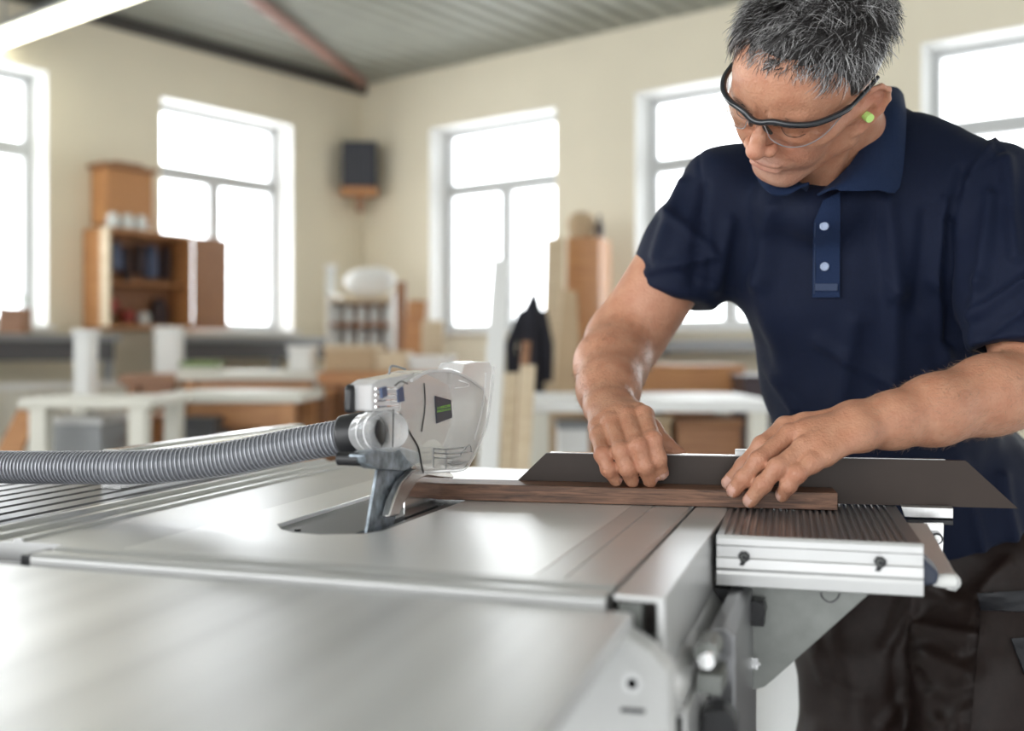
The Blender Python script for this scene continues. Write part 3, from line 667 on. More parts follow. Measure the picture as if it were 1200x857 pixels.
def polymesh(node, h, B=20, zmin=None):
    L = list(node.leaves()); lo = np.min([l.c - l.r for l in L if l.r < 50], 0) - .02; hi = np.max([l.c + l.r for l in L if l.r < 50], 0) + .02
    if zmin is not None: lo[2] = max(lo[2], zmin - 3 * h)
    nb = np.ceil((hi - lo) / (h * B)).astype(int); R = h * B * .5 * 1.7321 + h
    g = np.arange(B + 1); GI = np.stack(np.meshgrid(g, g, g, indexing='ij'), -1).reshape(-1, 3)
    NY, NZ = (nb[1] * B + 4), (nb[2] * B + 4)
    keys = []; pos = []; quads = []
    bi = np.stack(np.meshgrid(*[np.arange(n) for n in nb], indexing='ij'), -1).reshape(-1, 3)
    cen = lo + (bi + .5) * h * B; big = 1e9
    dc = node.ev(cen, cen.mean(0), big)
    act = bi[np.abs(dc) < R * 1.9 + .006]
    off = [(0, 0, 0), (1, 0, 0), (0, 1, 0), (1, 1, 0), (0, 0, 1), (1, 0, 1), (0, 1, 1), (1, 1, 1)]
    E12 = [(0, 1), (2, 3), (4, 5), (6, 7), (0, 2), (1, 3), (4, 6), (5, 7), (0, 4), (1, 5), (2, 6), (3, 7)]
    for b in act:
        base = b * B; Q = lo + (base + GI) * h; c = lo + (base + B / 2) * h
        V = node.ev(Q, c, R).reshape(B + 1, B + 1, B + 1); S = V < 0
        if S.all() or not S.any(): continue
        cs = [S[o[0]:B + o[0], o[1]:B + o[1], o[2]:B + o[2]] for o in off]
        cnt = sum(x.astype(np.int8) for x in cs); a = (cnt > 0) & (cnt < 8); ii = np.argwhere(a)
        if len(ii) == 0: continue
        vals = np.stack([V[ii[:, 0] + o[0], ii[:, 1] + o[1], ii[:, 2] + o[2]] for o in off], 1)
        acc = np.zeros((len(ii), 3)); n = np.zeros(len(ii)); OF = np.array(off, float)
        for p, q in E12:
            m = (vals[:, p] < 0) != (vals[:, q] < 0); t = vals[:, p] / (vals[:, p] - vals[:, q] + 1e-15)
            pt = OF[p] + (OF[q] - OF[p]) * t[:, None]; acc[m] += pt[m]; n[m] += 1
        keys.append(((base[0] + ii[:, 0] + 1) * NY + base[1] + ii[:, 1] + 1) * NZ + base[2] + ii[:, 2] + 1)
        pos.append(lo + (base + ii + acc / n[:, None]) * h)
        for ax in range(3):
            o = [0, 0, 0]; o[ax] = 1
            s0 = S[:B, :B, :B]; s1 = S[o[0]:B + o[0], o[1]:B + o[1], o[2]:B + o[2]]
            e = np.argwhere(s0 != s1)
            if len(e) == 0: continue
            inside0 = s0[e[:, 0], e[:, 1], e[:, 2]]
            G = base + e + 1; u, v = (ax + 1) % 3, (ax + 2) % 3
            def K(du, dv):
                g_ = G.copy(); g_[:, u] -= du; g_[:, v] -= dv; return (g_[:, 0] * NY + g_[:, 1]) * NZ + g_[:, 2]
            q = np.stack([K(1, 1), K(0, 1), K(0, 0), K(1, 0)], 1); q[~inside0] = q[~inside0][:, ::-1]
            quads.append(q)
    keys = np.concatenate(keys); pos = np.concatenate(pos); quads = np.concatenate(quads)
    uk, ix = np.unique(keys, return_index=True); pos = pos[ix]
    j = np.searchsorted(uk, quads); j = np.clip(j, 0, len(uk) - 1); ok = (uk[j] == quads).all(1)
    return pos, j[ok]
def lap(pos, F, it=2, lam=.5, w=None):
    E = np.concatenate([F[:, [0, 1]], F[:, [1, 2]], F[:, [2, 3]], F[:, [3, 0]]]); n = len(pos)
    for i in range(it):
        s = np.zeros_like(pos); c = np.bincount(E.ravel(), minlength=n)
        for k in range(3): s[:, k] = np.bincount(E[:, 0], pos[E[:, 1], k], n) + np.bincount(E[:, 1], pos[E[:, 0], k], n)
        m = s / np.maximum(c, 1)[:, None]; step = (m - pos) * lam
        pos = pos + (step if w is None else step * w[:, None])
    return pos
def vnorm(pos, F):
    a = np.cross(pos[F[:, 2]] - pos[F[:, 0]], pos[F[:, 3]] - pos[F[:, 1]]); N = np.zeros_like(pos)
    for k in range(4):
        for c in range(3): N[:, c] += np.bincount(F[:, k], a[:, c], len(pos))
    return N / (np.linalg.norm(N, axis=1, keepdims=True) + 1e-12)
def npmesh(name, pos, F, mats, parent=None, tint=None, fm=None):
    me = bpy.data.meshes.new(name); me.vertices.add(len(pos)); me.vertices.foreach_set('co', pos.astype(np.float32).ravel())
    k = F.shape[1]; me.loops.add(F.size); me.loops.foreach_set('vertex_index', F.astype(np.int32).ravel())
    me.polygons.add(len(F)); me.polygons.foreach_set('loop_start', np.arange(0, F.size, k, dtype=np.int32)); me.polygons.foreach_set('loop_total', np.full(len(F), k, dtype=np.int32))
    for m in mats: me.materials.append(M[m])
    if fm is not None: me.polygons.foreach_set('material_index', fm.astype(np.int32))
    me.polygons.foreach_set('use_smooth', np.ones(len(F), bool)); me.update(calc_edges=True); me.validate()
    if tint is not None:
        at = me.color_attributes.new('tint', 'FLOAT_COLOR', 'POINT'); at.data.foreach_set('color', np.c_[tint, np.ones(len(tint))].astype(np.float32).ravel())
    o = bpy.data.objects.new(name, me); COL.objects.link(o)
    if parent: o.parent = parent
    return o
def proj(p): return np.stack([600 + FPX * p[:, 0] / p[:, 1], HOR - FPX * (p[:, 2] - CH) / p[:, 1]], 1)
def seg_d(pp, a, b):
    a = np.array(a, float); b = np.array(b, float); ba = b - a; t = np.clip((pp - a) @ ba / (ba @ ba), 0, 1)
    return np.linalg.norm(pp - a - t[:, None] * ba, axis=1), t

# ---- head frame
Hc = np.array([.3470, 1.2275, CH + .3122])
HL = np.array([.75648, -.47838, -.44597]); HU = np.array([-.20954, -.82323, .52763]); HFw = np.array([-.61953, -.30569, -.72300])
HR = np.stack([HL, HU, HFw], 1)        # local (left, up, forward) -> world
def H(x, y, z): return Hc + HR @ (np.array([x, y, z]) / 1000.)
def hel(c, r, R=None): return EL(H(*c), np.array(r) / 1000., HR if R is None else HR @ R)
def hrc(a, b, r1, r2=None): return RC(H(*a), H(*b), r1 / 1000., (r1 if r2 is None else r2) / 1000.)
def rx(a): a = math.radians(a); return np.array([[1, 0, 0], [0, math.cos(a), -math.sin(a)], [0, math.sin(a), math.cos(a)]])
def ry(a): a = math.radians(a); return np.array([[math.cos(a), 0, math.sin(a)], [0, 1, 0], [-math.sin(a), 0, math.cos(a)]])
def rz(a): a = math.radians(a); return np.array([[math.cos(a), -math.sin(a), 0], [math.sin(a), math.cos(a), 0], [0, 0, 1]])

def make_head():
    n = Node(.02)
    n.add(hel((0, 55, -10), (74, 76, 95)))
    n.add(hel((0, 52, 38), (60, 44, 53)), .03)
    n.add(hel((0, 0, 35), (61, 55, 50)), .03)
    n.add(hel((0, -45, 38), (45, 42, 46)), .03)
    n.add(hel((0, -81, 72), (19, 13, 13)), .026)
    for s in (-1, 1):
        n.add(hrc((s * 55, -50, 8), (s * 16, -84, 64), 12, 10), .026)
        n.add(hrc((s * 60, -10, 2), (s * 55, -52, 8), 13, 12), .024)
        n.add(hel((s * 45, 0, 62), (17, 11, 16)), .022)
        n.add(hel((s * 34, -28, 62), (17, 22, 17)), .022)
        n.add(hrc((s * 58, 4, 50), (s * 70, 4, 5), 8, 7), .02)
        n.add(hrc((s * 12, 33, 86), (s * 38, 36, 76), 6.5, 6), .016)
        n.add(hrc((s * 38, 36, 76), (s * 53, 28, 60), 6, 5), .014)
    n.add(hel((0, -44, 82), (24, 14, 14)), .014)
    for s in (-1, 1):
        n.add(hel((s * 31, 16, 93), (15, 9.5, 13)), .010, True)
        n.add(hel((s * 31, 17, 71), (14, 12.5, 13)), .003)
        n.add(hel((s * 31, 25, 78), (15, 4, 7)), .006)         # upper lid fold
        n.add(hel((s * 30, 4, 82), (14, 4.5, 5)), .009)        # bag below the eye
        n.add(hrc((s * 17, 17.0, 82), (s * 44, 14.5, 77), 1.1), .0022, True)    # lid line
        n.add(hrc((s * 16, -4, 92), (s * 28, -10, 86), 2.2), .006, True)
    nose = Node(.010)
    nose.add(hrc((0, 34, 86), (0, 8, 103), 6, 6.5)).add(hrc((0, 8, 103), (0, -6, 109), 7, 8.5)).add(hel((0, -7, 112), (9.5, 8.5, 8)))
    for s in (-1, 1): nose.add(hel((s * 14, -10, 99), (7, 7.5, 9.5)), .006)
    for s in (-1, 1): nose.add(hel((s * 6.5, -17.5, 104), (3.6, 3, 5)), .003, True)
    n.add(nose, .007)
    # mouth
    n.add(hel((0, -38.5, 94.5), (22, 4.5, 6)), .006)
    n.add(hel((0, -50, 93), (20, 5, 6.5)), .006)
    for s in (-1, 1):
        n.add(hrc((0, -44.5, 101.5), (s * 15, -44.5, 98.5), 2.1, 1.9), .0028, True)
        n.add(hrc((s * 15, -44.5, 98.5), (s * 27, -48.5, 88.5), 1.9, 2.2), .0035, True)
        n.add(hrc((s * 18, -14, 97), (s * 31, -36, 88), 1.8, 2.2), .006, True)
        n.add(hrc((s * 31, -36, 88), (s * 35, -56, 80), 2.2, 1.2), .006, True)
    n.add(hrc((0, -26, 105), (0, -33, 104), 1.6, 2), .004, True)
    n.add(hel((0, -61, 96), (15, 3.5, 6)), .010, True)
    for a_, b_ in (((-4, 30, 95.5), (-6, 45, 95)), ((5, 29, 95.5), (7, 46, 95)), ((0, 30, 96), (0, 40, 95.5))):
        n.add(hrc(a_, b_, 1.4, .8), .004, True)
    # crow's feet
    for dy in (-6, 0, 6): n.add(hrc((56, 12 + dy * .6, 66), (64, 10 + dy * 1.6, 52), .5, .3), .003, True)
    # ears
    for s in (-1, 1):
        ear = Node(.004); Re = ry(-s * 30) @ rx(-8)
        ctr = np.array([s * 76.5, -6., 0.])
        def e3(x, y, z): return tuple(ctr + Re @ (np.array([x, y, z]) * np.array([1, 1.08, 1.15])))
        ear.add(hel(e3(-s * 1, 4, -3), (4.8, 27, 17), Re)).add(hel(e3(-s * 1, 14, -9), (4.6, 18, 12), Re))
        pts = [e3(s * 2, 10, 11), e3(s * 2.5, 22, 10), e3(s * 4, 31, 3), e3(s * 5, 33, -7), e3(s * 6, 26, -16), e3(s * 6, 12, -19), e3(s * 5, -3, -15), e3(s * 3, -14, -8), e3(s * 1, -26, 2), e3(s * 0, -27, 8), e3(0, -17, 11)]
        rr = [2.6, 3, 3.1, 3.2, 3.2, 3.1, 3, 4, 5.2, 5, 3.6]
        for (a_, b_, r1, r2) in zip(pts, pts[1:], rr, rr[1:]): ear.add(hrc(a_, b_, r1, r2), .003)
        ear.add(hrc(e3(s * 1, 0, 12), e3(s * 2, -8, 12), 3.2, 3.4), .004)
        ear.add(hrc(e3(s * 2.5, 20, -6), e3(s * 3, -4, -10), 2, 2.2), .003)
        ear.add(hel(e3(s * 6, 0, 0), (5.5, 10, 7.5), Re), .003, True)
        n.add(ear, .005)
    return n

# ---- joints
def chain(pts, rs, k=.006):
    n = Node(k)
    for a, b, r1, r2 in zip(pts, pts[1:], rs, rs[1:]): n.add(RC(a, b, r1, r2))
    return n
Rsh, Lsh = P(846, 230, 1.46), P(1160, 228, 1.33)
Relb, Rwr = P(727, 402, 1.47), P(713, 478, 1.285)
Lelb, Lwr = P(1222, 450, 1.23), P(1006, 500, 1.14)
RF = {'pinky': [P(702, 511, 1.195), P(706, 533, 1.158), P(713, 550, 1.153), P(722, 563, 1.163)],
      'ring': [P(717, 496, 1.20), P(728, 529, 1.150), P(735, 549, 1.147), P(741, 563.5, 1.160)],
      'middle': [P(735, 489, 1.205), P(748, 523, 1.148), P(756, 546, 1.146), P(762, 563, 1.160)],
      'index': [P(755, 487, 1.205), P(765, 516, 1.155), P(771, 538, 1.151), P(775, 555, 1.161)]}
LF = {'pinky': [P(951, 543, 1.10), P(934, 556, 1.093), P(924, 569, 1.098), P(916, 581, 1.108)],
      'ring': [P(941, 525, 1.115), P(911, 548, 1.100), P(894, 568, 1.103), P(879, 587, 1.112)],
      'middle': [P(925, 509, 1.14), P(889, 540, 1.118), P(872, 560, 1.118), P(860, 575, 1.124)],
      'index': [P(920, 500, 1.165), P(893, 522, 1.148), P(872, 546, 1.148), P(854, 566, 1.150)]}
FR = {'pinky': [.0102, .0087, .0084, .0076], 'ring': [.0108, .0096, .0092, .0083], 'middle': [.0110, .0099, .0094, .0086], 'index': [.0108, .0099, .0094, .0086]}
def make_hand(F_, mc, wr, rs, thumb, trs):
    n = Node(.004)
    palm = Node(.012)
    for nm, b in zip(('pinky', 'ring', 'middle', 'index'), mc): palm.add(RC(b, F_[nm][0], .0125, .0100))
    palm.add(RC(mc[0], mc[3], .0125, .0125)); palm.add(RC(F_['pinky'][0] * .7 + mc[0] * .3, F_['index'][0] * .7 + mc[3] * .3, .0105, .011), .008)
    for nm in ('ring', 'middle'): palm.add(RC((mc[1] + mc[2]) / 2, F_[nm][0] * .75 + mc[1] * .25, .014, .012))
    n.add(palm)
    for nm in F_:
        f = Node(.0045); p = F_[nm]; r = FR[nm]
        for a, b, r1, r2 in zip(p, p[1:], r, r[1:]): f.add(RC(a, b, r1 * .97, r2 * .97))
        f.add(EL(p[1], np.array([1, 1, 1.]) * r[1] * 1.02)); f.add(EL(p[2], np.array([1, 1, 1.]) * r[2] * 1.0), .003)
        f.add(EL(p[0], np.array([1, 1, 1.]) * r[0] * 1.0), .006)
        n.add(f, .0035)
    t = Node(.006)
    for a, b, r1, r2 in zip(thumb, thumb[1:], trs, trs[1:]): t.add(RC(a, b, r1, r2))
    n.add(t, .012)
    return n
Rmc = [P(699, 480, 1.262), P(708, 476, 1.262), P(719, 475, 1.262), P(732, 477, 1.262)]
Lmc = [P(1004, 513, 1.118), P(1000, 504, 1.128), P(997, 495, 1.142), P(996, 487, 1.158)]
hR = make_hand(RF, Rmc, Rwr, None, [P(735, 486, 1.262), P(762, 504, 1.250), P(779, 522, 1.238), P(795, 531, 1.230)], [.016, .0135, .0105, .0078])
hL = make_hand(LF, Lmc, Lwr, None, [P(990, 492, 1.17), P(955, 503, 1.192), P(925, 512, 1.205), P(903, 524, 1.205)], [.015, .0125, .0105, .0085])

Ntop = H(0, -35, -42)
body = Node(.02)
body.add(make_head(), .012)
Nb = P(1003, 190, 1.40)
neck = Node(.02); neck.add(RC(H(0, -20, -30), Nb, .055, .053)); neck.add(RC(H(0, -55, 20), P(974, 214, 1.358), .036, .033), .03)
neck.add(RC(H(50, -10, -22), P(965, 228, 1.325), .011, .009), .012)     # neck muscle
body.add(neck, .012)
body.add(RC(Nb, Lsh, .05, .05)).add(RC(Nb, Rsh, .05, .05)).add(RC(Nb, P(1050, 450, 1.47), .07, .09)).add(RC(P(1050, 450, 1.47), P(1090, 650, 1.58), .09, .09))
arm = Node(.035)
arm.add(RC(Rsh, Relb, .046, .043)); arm.add(RC(P(800, 296, 1.46), P(745, 385, 1.47), .046, .043))
arm.add(RC(Relb, P(716, 428, 1.41), .042, .043)).add(RC(P(716, 428, 1.41), P(713, 455, 1.34), .043, .034)).add(RC(P(713, 455, 1.34), P(712, 476, 1.285), .034, .0265))
arm.add(RC(P(705, 477, 1.285), P(722, 475, 1.285), .022, .022), .012)
arm.add(hR, .012)
body.add(arm, .02)
arm2 = Node(.018)
arm2.add(RC(Lsh, Lelb, .054, .048)).add(RC(Lelb, P(1160, 463, 1.20), .047, .044)).add(RC(P(1160, 463, 1.20), P(1095, 481, 1.17), .044, .0375))
arm2.add(RC(P(1095, 481, 1.17), P(1045, 493, 1.152), .0375, .029)).add(RC(P(1045, 493, 1.152), P(1008, 500, 1.14), .029, .0235))
arm2.add(RC(P(1012, 508, 1.128), P(1008, 492, 1.15), .019, .019), .012)
arm2.add(hL, .012)
body.add(arm2, .02)
hipR, hipL = P(1028, 650, 1.59), P(1158, 655, 1.52)
kneeR, kneeL = P(1000, 900, 1.53), P(1150, 905, 1.42)
ankR = np.array([kneeR[0] - .03, kneeR[1] + .06, .12]); ankL = np.array([kneeL[0] + .03, kneeL[1] + .10, .12])
for a_, b_, c_ in ((hipR, kneeR, ankR), (hipL, kneeL, ankL)):
    body.add(RC(P(1090, 650, 1.58), a_, .08, .08)); body.add(RC(a_, b_, .070, .055)); body.add(RC(b_, c_, .052, .040))

import time as _t
T0 = _t.time()
pos, F_ = polymesh(body, .0017)
hw = (np.abs((pos - Hc) @ HR) < .15).all(1); pos = lap(pos, F_, 2, .4, np.where(hw, .35, 1.0))
print('body', len(pos), _t.time() - T0)
N_ = vnorm(pos, F_)
# colour variation of the skin itself: lips, nails, stubble, redder knuckles and cheeks
hl = (pos - Hc) @ HR * 1000
base = np.ones((len(pos), 3)) * np.array([.55, .285, .180])
def blend(mask, col): 
    global base
    m = np.clip(mask, 0, 1)[:, None]; base = base * (1 - m) + np.array(col) * m
near_head = (np.abs(hl) < 170).all(1)
g_ = lambda c, r: np.exp(-(((hl - np.array(c)) / np.array(r)) ** 2).sum(1)) * near_head
blend(.55 * np.maximum(g_((0, -65, 80), (48, 34, 40)), g_((0, -34, 100), (30, 9, 20))), (.50, .33, .27))
blend(.5 * g_((34, -12, 75), (22, 20, 30)), (.62, .28, .20)); blend(.5 * g_((0, -6, 110), (14, 14, 20)), (.62, .27, .19))
blend(.75 * np.maximum(g_((0, -40.5, 100), (23, 4, 12)), g_((0, -50, 100), (20, 4.5, 12))), (.50, .22, .18))
blend(.5 * g_((78, 4, -12), (16, 34, 28)), (.68, .27, .20))
blend(.8 * np.maximum(g_((31, 37, 80), (20, 4.5, 14)), g_((-31, 37, 80), (20, 4.5, 14))), (.16, .11, .09))
for F3, s in ((RF, 1), (LF, 1)):
    for p in F3.values():
        for q, a in ((p[0], .35), (p[1], .45), (p[2], .3)):
            blend(a * np.exp(-(np.linalg.norm(pos - q, axis=1) / .011) ** 4), (.64, .29, .20))
NAILS = []
for hand in (RF, LF):
    for nm, p in hand.items():
        d = p[3] - p[2]; d /= np.linalg.norm(d); r = FR[nm][3]
        up_ = np.array([-.15, -.62, .75]) if hand is RF else np.array([-.10, -.72, .68]); up_ -= d * (up_ @ d); up_ /= np.linalg.norm(up_)
        sd_ = np.cross(d, up_); c = p[3] + d * r * .15 + up_ * r * .82
        NAILS.append((c, d, sd_, up_, r))
        q = pos - c; m = (np.abs(q @ sd_) < r * .62) & (np.abs(q @ d) < r * .72) & (np.abs(q @ up_) < r * .5)
        base[m] = (.72, .46, .38); e = m & (q @ d > r * .5); base[e] = (.72, .54, .45)
        # slight step around the nail
        rim = (np.abs(q @ sd_) < r * .85) & (np.abs(q @ d) < r * .95) & (np.abs(q @ up_) < r * .6) & ~m
        pos[m] -= N_[m] * .0006; pos[rim] += N_[rim] * .0003
man = npmesh('person', pos, F_, ['skin'], tint=base)
tag(man, 'grey-haired man in navy polo shirt leaning over the saw, pressing down a board', 'person')

# ------------------------------------------------------------------ polo shirt
yaw = math.radians(-17); RY = np.array([[math.cos(yaw), -math.sin(yaw), 0], [math.sin(yaw), math.cos(yaw), 0], [0, 0, 1]])
Tl = math.radians(-16); RT = RY @ np.array([[1, 0, 0], [0, math.cos(Tl), -math.sin(Tl)], [0, math.sin(Tl), math.cos(Tl)]])
sh = Node(.05)
sh.add(EL(P(1005, 300, 1.43), (.178, .118, .155), RT))
sh.add(EL(P(1034, 425, 1.465), (.170, .120, .18), RT), .06)
sh.add(EL(P(1078, 590, 1.54), (.178, .135, .16), RY), .06)
sh.add(EL(P(960, 255, 1.42), (.10, .085, .10), RT), .04).add(EL(P(1065, 250, 1.375), (.10, .085, .10), RT), .04)
sh.add(RC(P(1036, 160, 1.40), P(1148, 224, 1.34), .047, .064), .035)
sh.add(RC(P(1005, 172, 1.42), P(860, 232, 1.46), .046, .062), .035)
sh.add(RC(P(970, 250, 1.325), P(1022, 214, 1.335), .034, .036), .03).add(RC(P(950, 246, 1.33), P(915, 232, 1.36), .032, .034), .03)
slR = Node(.02); slR.add(RC(P(852, 240, 1.46), P(810, 296, 1.465), .072, .070)).add(RC(P(810, 296, 1.465), P(762, 390, 1.47), .070, .062))
nR = P(768, 378, 1.47) - P(812, 292, 1.465); cR = P(783, 352, 1.468)
hemR = np.array([-.26, -.10, -.96])
slR.add(HS(cR, -hemR), .002, True)
sh.add(slR, .035)
slL = Node(.02); slL.add(RC(P(1152, 236, 1.335), P(1190, 320, 1.29), .072, .076)).add(RC(P(1190, 320, 1.29), P(1212, 430, 1.235), .076, .070))
cL = P(1195, 408, 1.25); slL.add(HS(cL, -np.array([.0, -.2, -1.])), .002, True)
slL.add(RC(P(1200, 385, 1.265), P(1225, 500, 1.22), .058, .058), .001, True)
sh.add(slL, .018)
hem_a = P(1100, 663, 1.42); hem_b = P(1200, 626, 1.41); t_ = hem_b - hem_a; nh = np.cross(t_, (0, 1, -.1)); nh = nh if nh[2] < 0 else -nh
sh.add(HS(hem_a, -nh), .004, True)
# neck opening
sh.add(RC(P(992, 160, 1.385), P(964, 205, 1.30), .050, .012), .006, True)
sp, sF = polymesh(sh, .0042); sp = lap(sp, sF, 3, .5)
sN = vnorm(sp, sF); pp_ = proj(sp); front = np.clip(-sN[:, 1] * 2 + .3, 0, 1)
folds = [ # px polyline segments, width px, height m
 ((905, 245), (892, 330), 16, .006), ((892, 330), (915, 440), 18, .005), ((855, 260), (838, 335), 12, .005),
 ((1040, 240), (1050, 340), 17, .007), ((1050, 340), (1046, 450), 16, .005), ((1085, 250), (1075, 360), 14, -.004),
 ((1108, 240), (1098, 330), 12, .005), ((1098, 330), (1110, 420), 12, .004),
 ((1128, 200), (1112, 260), 10, -.004), ((1112, 260), (1110, 400), 8, -.006),
 ((1165, 165), (1130, 215), 5, .003), ((1178, 190), (1190, 300), 12, .006), ((1160, 230), (1150, 330), 12, .005), ((1150, 330), (1135, 400), 10, .004),
 ((1200, 330), (1140, 372), 9, .005), ((1200, 360), (1150, 395), 8, -.003),
 ((800, 215), (770, 300), 11, .005), ((825, 220), (812, 330), 10, -.004), ((835, 300), (760, 318), 8, .004), ((780, 250), (830, 290), 9, .004),
 ((870, 390), (930, 480), 8, .004), ((1000, 380), (985, 470), 16, .004), ((960, 400), (1080, 470), 12, .004), ((1090, 440), (1130, 500), 10, .005),
 ((1128, 545), (1150, 640), 10, .004), ((1110, 560), (1090, 640), 10, .004), ((1175, 560), (1190, 640), 11, .005), ((880, 470), (935, 520), 10, .004)]
disp = np.zeros(len(sp))
for a, b, wd, h in folds:
    d, t = seg_d(pp_, a, b); disp += 1.7 * h * np.exp(-(d / (wd * .72)) ** 2) * front
# hem stitch grooves on sleeves and shoulder seam
dR = (sp - cR) @ (hemR / np.linalg.norm(hemR)); mR = np.linalg.norm(sp - cR, axis=1) < .10
disp -= .0014 * np.exp(-((dR + .026) / .0035) ** 2) * mR
dL = (sp - cL) @ (np.array([0, -.2, -1]) / 1.0198); mL = np.linalg.norm(sp - cL, axis=1) < .12
disp -= .0014 * np.exp(-((dL + .026) / .0035) ** 2) * mL
for a, b in (((1060, 128), (1105, 128)), ((1105, 128), (1150, 150)), ((1150, 150), (1172, 178)), ((1172, 178), (1135, 205)), ((1135, 205), (1112, 240)), ((1112, 240), (1107, 330)), ((1107, 330), (1118, 410)), ((822, 182), (824, 260)), ((824, 260), (832, 330))):
    d, t = seg_d(pp_, a, b); disp -= .0022 * np.exp(-(d / 2.6) ** 2) * front
rn = RNG.normal(size=(24, 3)); 
for i in range(24):
    kf = rn[i] * np.array([55, 40, 22]); disp += .0006 * np.sin(sp @ kf + i) 
sp = sp + sN * disp[:, None]
shirt = npmesh('polo_shirt', sp, sF, ['shirt'], man)

def on_front(px, py, S=None):
    """shirt surface point seen at this image position"""
    q = proj(S if S is not None else sp); src = S if S is not None else sp
    m = (np.abs(q[:, 0] - px) < 9) & (np.abs(q[:, 1] - py) < 9) & ((sN[:, 1] < -.1) if S is None else True)
    if not m.any(): return P(px, py, 1.33)
    d = np.hypot(q[m, 0] - px, q[m, 1] - py); k = np.argsort(d)[:6]; return P(px, py, float(np.median(src[m][k, 1])))
# placket, buttons
def patch(name, rows, lift, th, m, parent):
    G = [[on_front(*q) - np.array([.25, 1, 0]) * lift for q in r] for r in rows]
    g = MB(); g.sheet(G, th); return g.build(name, m, parent, smooth=True)
def lerp(a, b, t): return (a[0] + (b[0] - a[0]) * t, a[1] + (b[1] - a[1]) * t)
rows = []
for t in np.linspace(0, 1, 14):
    a = lerp((964, 236), (953, 262), t / .25) if t < .25 else lerp((953, 262), (952, 349), (t - .25) / .75); b = lerp((984, 226), (984, 349), t)
    rows.append([lerp(a, b, u) for u in np.linspace(0, 1, 5)])
pk = patch('placket', rows, .0045, .0022, 'collar', shirt)
patch('placket_stitch', [[lerp((955, 333), (981, 333), u) for u in np.linspace(0, 1, 5)], [lerp((955, 341), (981, 341), u) for u in np.linspace(0, 1, 5)]], .0066, .0012, 'stitch', pk)
g = MB(); g.tube([on_front(*lerp((955, 262), (954, 345), t)) - np.array([.25, 1, 0]) * .0062 for t in np.linspace(0, 1, 12)], .0007, 6); g.build('placket_edge', 'stitch', pk)
for px, py in ((965.5, 266), (966, 313)):
    c = on_front(px, py) - np.array([.25, 1, 0]) * .0075
    g = MB(); ax_ = np.array([-.25, -.95, .1]); ax_ /= np.linalg.norm(ax_); u = np.cross(ax_, (0, 0, 1)); u /= np.linalg.norm(u); v = np.cross(ax_, u)
    ring = [c + .0042 * (math.cos(t) * u + math.sin(t) * v) for t in np.linspace(0, 2 * math.pi, 25)]
    g.tube(ring, .0014, 8, cap=False); g.tube([c - ax_ * .001, c + ax_ * .0006], .0042, 20); g.build('button', 'button', shirt, smooth=True)
# collar: two leaves around the neck, folded over
def collar_leaf(name, top, bot, th=.0032):
    n = len(top); T_ = spline(top, 20); B_ = spline(bot, 20); G = []
    for a, b in zip(T_, B_):
        row = []
        for t in np.linspace(0, 1, 9):
            p = a * (1 - t) + b * t; p = p + np.array([0, -1, .35]) * .009 * math.sin(math.pi * t); row.append(p)
        G.append(row)
    g = MB(); g.sheet(G, th); return g.build(name, 'collar', shirt, smooth=True)
collar_leaf('collar', [P(958, 229, 1.285), P(985, 206, 1.283), P(1006, 180, 1.292), P(1020, 148, 1.315), P(1035, 114, 1.36), P(1036, 104, 1.44)],
            [P(984, 223, 1.262), P(1006, 224, 1.262), P(1028, 223, 1.268), P(1053, 220, 1.285), P(1061, 142, 1.335), P(1058, 112, 1.45)])
collar_leaf('collar', [P(946, 224, 1.30), P(930, 212, 1.31), P(912, 200, 1.34), P(908, 180, 1.40)],
            [P(946, 216, 1.275), P(920, 229, 1.275), P(897, 223, 1.29), P(880, 195, 1.38)])
print('shirt', _t.time() - T0)

# ------------------------------------------------------------------ trousers
tr = Node(.04)
tr.add(EL(P(1092, 640, 1.58), (.182, .135, .13), RY))
tr.add(EL(P(1098, 700, 1.58), (.178, .13, .12), RY), .04)
tr.add(chain([hipR + np.array([0, 0, -.03]), P(1010, 770, 1.56), kneeR, ankR], [.095, .086, .078, .075], .04), .03)
tr.add(chain([hipL + np.array([.01, 0, -.02]), P(1152, 780, 1.47), kneeL, ankL], [.110, .098, .086, .078], .04), .012)
tp, tF = polymesh(tr, .0048); tp = lap(tp, tF, 3, .5); tN = vnorm(tp, tF); pq = proj(tp); front = np.clip(-tN[:, 1] * 2 + .3, 0, 1); disp = np.zeros(len(tp))
for a, b, wd, h in [((950, 740), (965, 795), 8, .006), ((1060, 715), (1040, 760), 9, .008), ((1068, 700), (1075, 740), 8, .007), ((1062, 820), (1035, 850), 8, .006), ((1045, 760), (1055, 830), 9, -.005),
                    ((1080, 735), (1140, 745), 8, .007), ((1085, 765), (1135, 790), 8, .006), ((1120, 705), (1090, 690), 8, .006), ((1130, 770), (1160, 755), 7, -.004), ((1090, 815), (1150, 800), 9, .006),
                    ((1100, 845), (1140, 830), 8, .005), ((980, 700), (1000, 850), 16, .005), ((1075, 790), (1110, 845), 9, -.005), ((970, 800), (1010, 815), 8, .004), ((1180, 660), (1150, 690), 8, .005)]:
    d, t = seg_d(pq, a, b); disp += h * np.exp(-(d / wd) ** 2) * front
for a, b in (((1144, 700), (1140, 760)), ((1140, 760), (1130, 860)), ((1150, 700), (1147, 760)), ((1147, 760), (1137, 860))):
    d, t = seg_d(pq, a, b); disp -= .0022 * np.exp(-(d / 1.8) ** 2) * front
for i in range(24): disp += .0007 * np.sin(tp @ (rn[i] * np.array([50, 40, 40])) + 2 * i)
tp = tp + tN * disp[:, None]
trs_ = npmesh('trousers', tp, tF, ['trouser'], man)
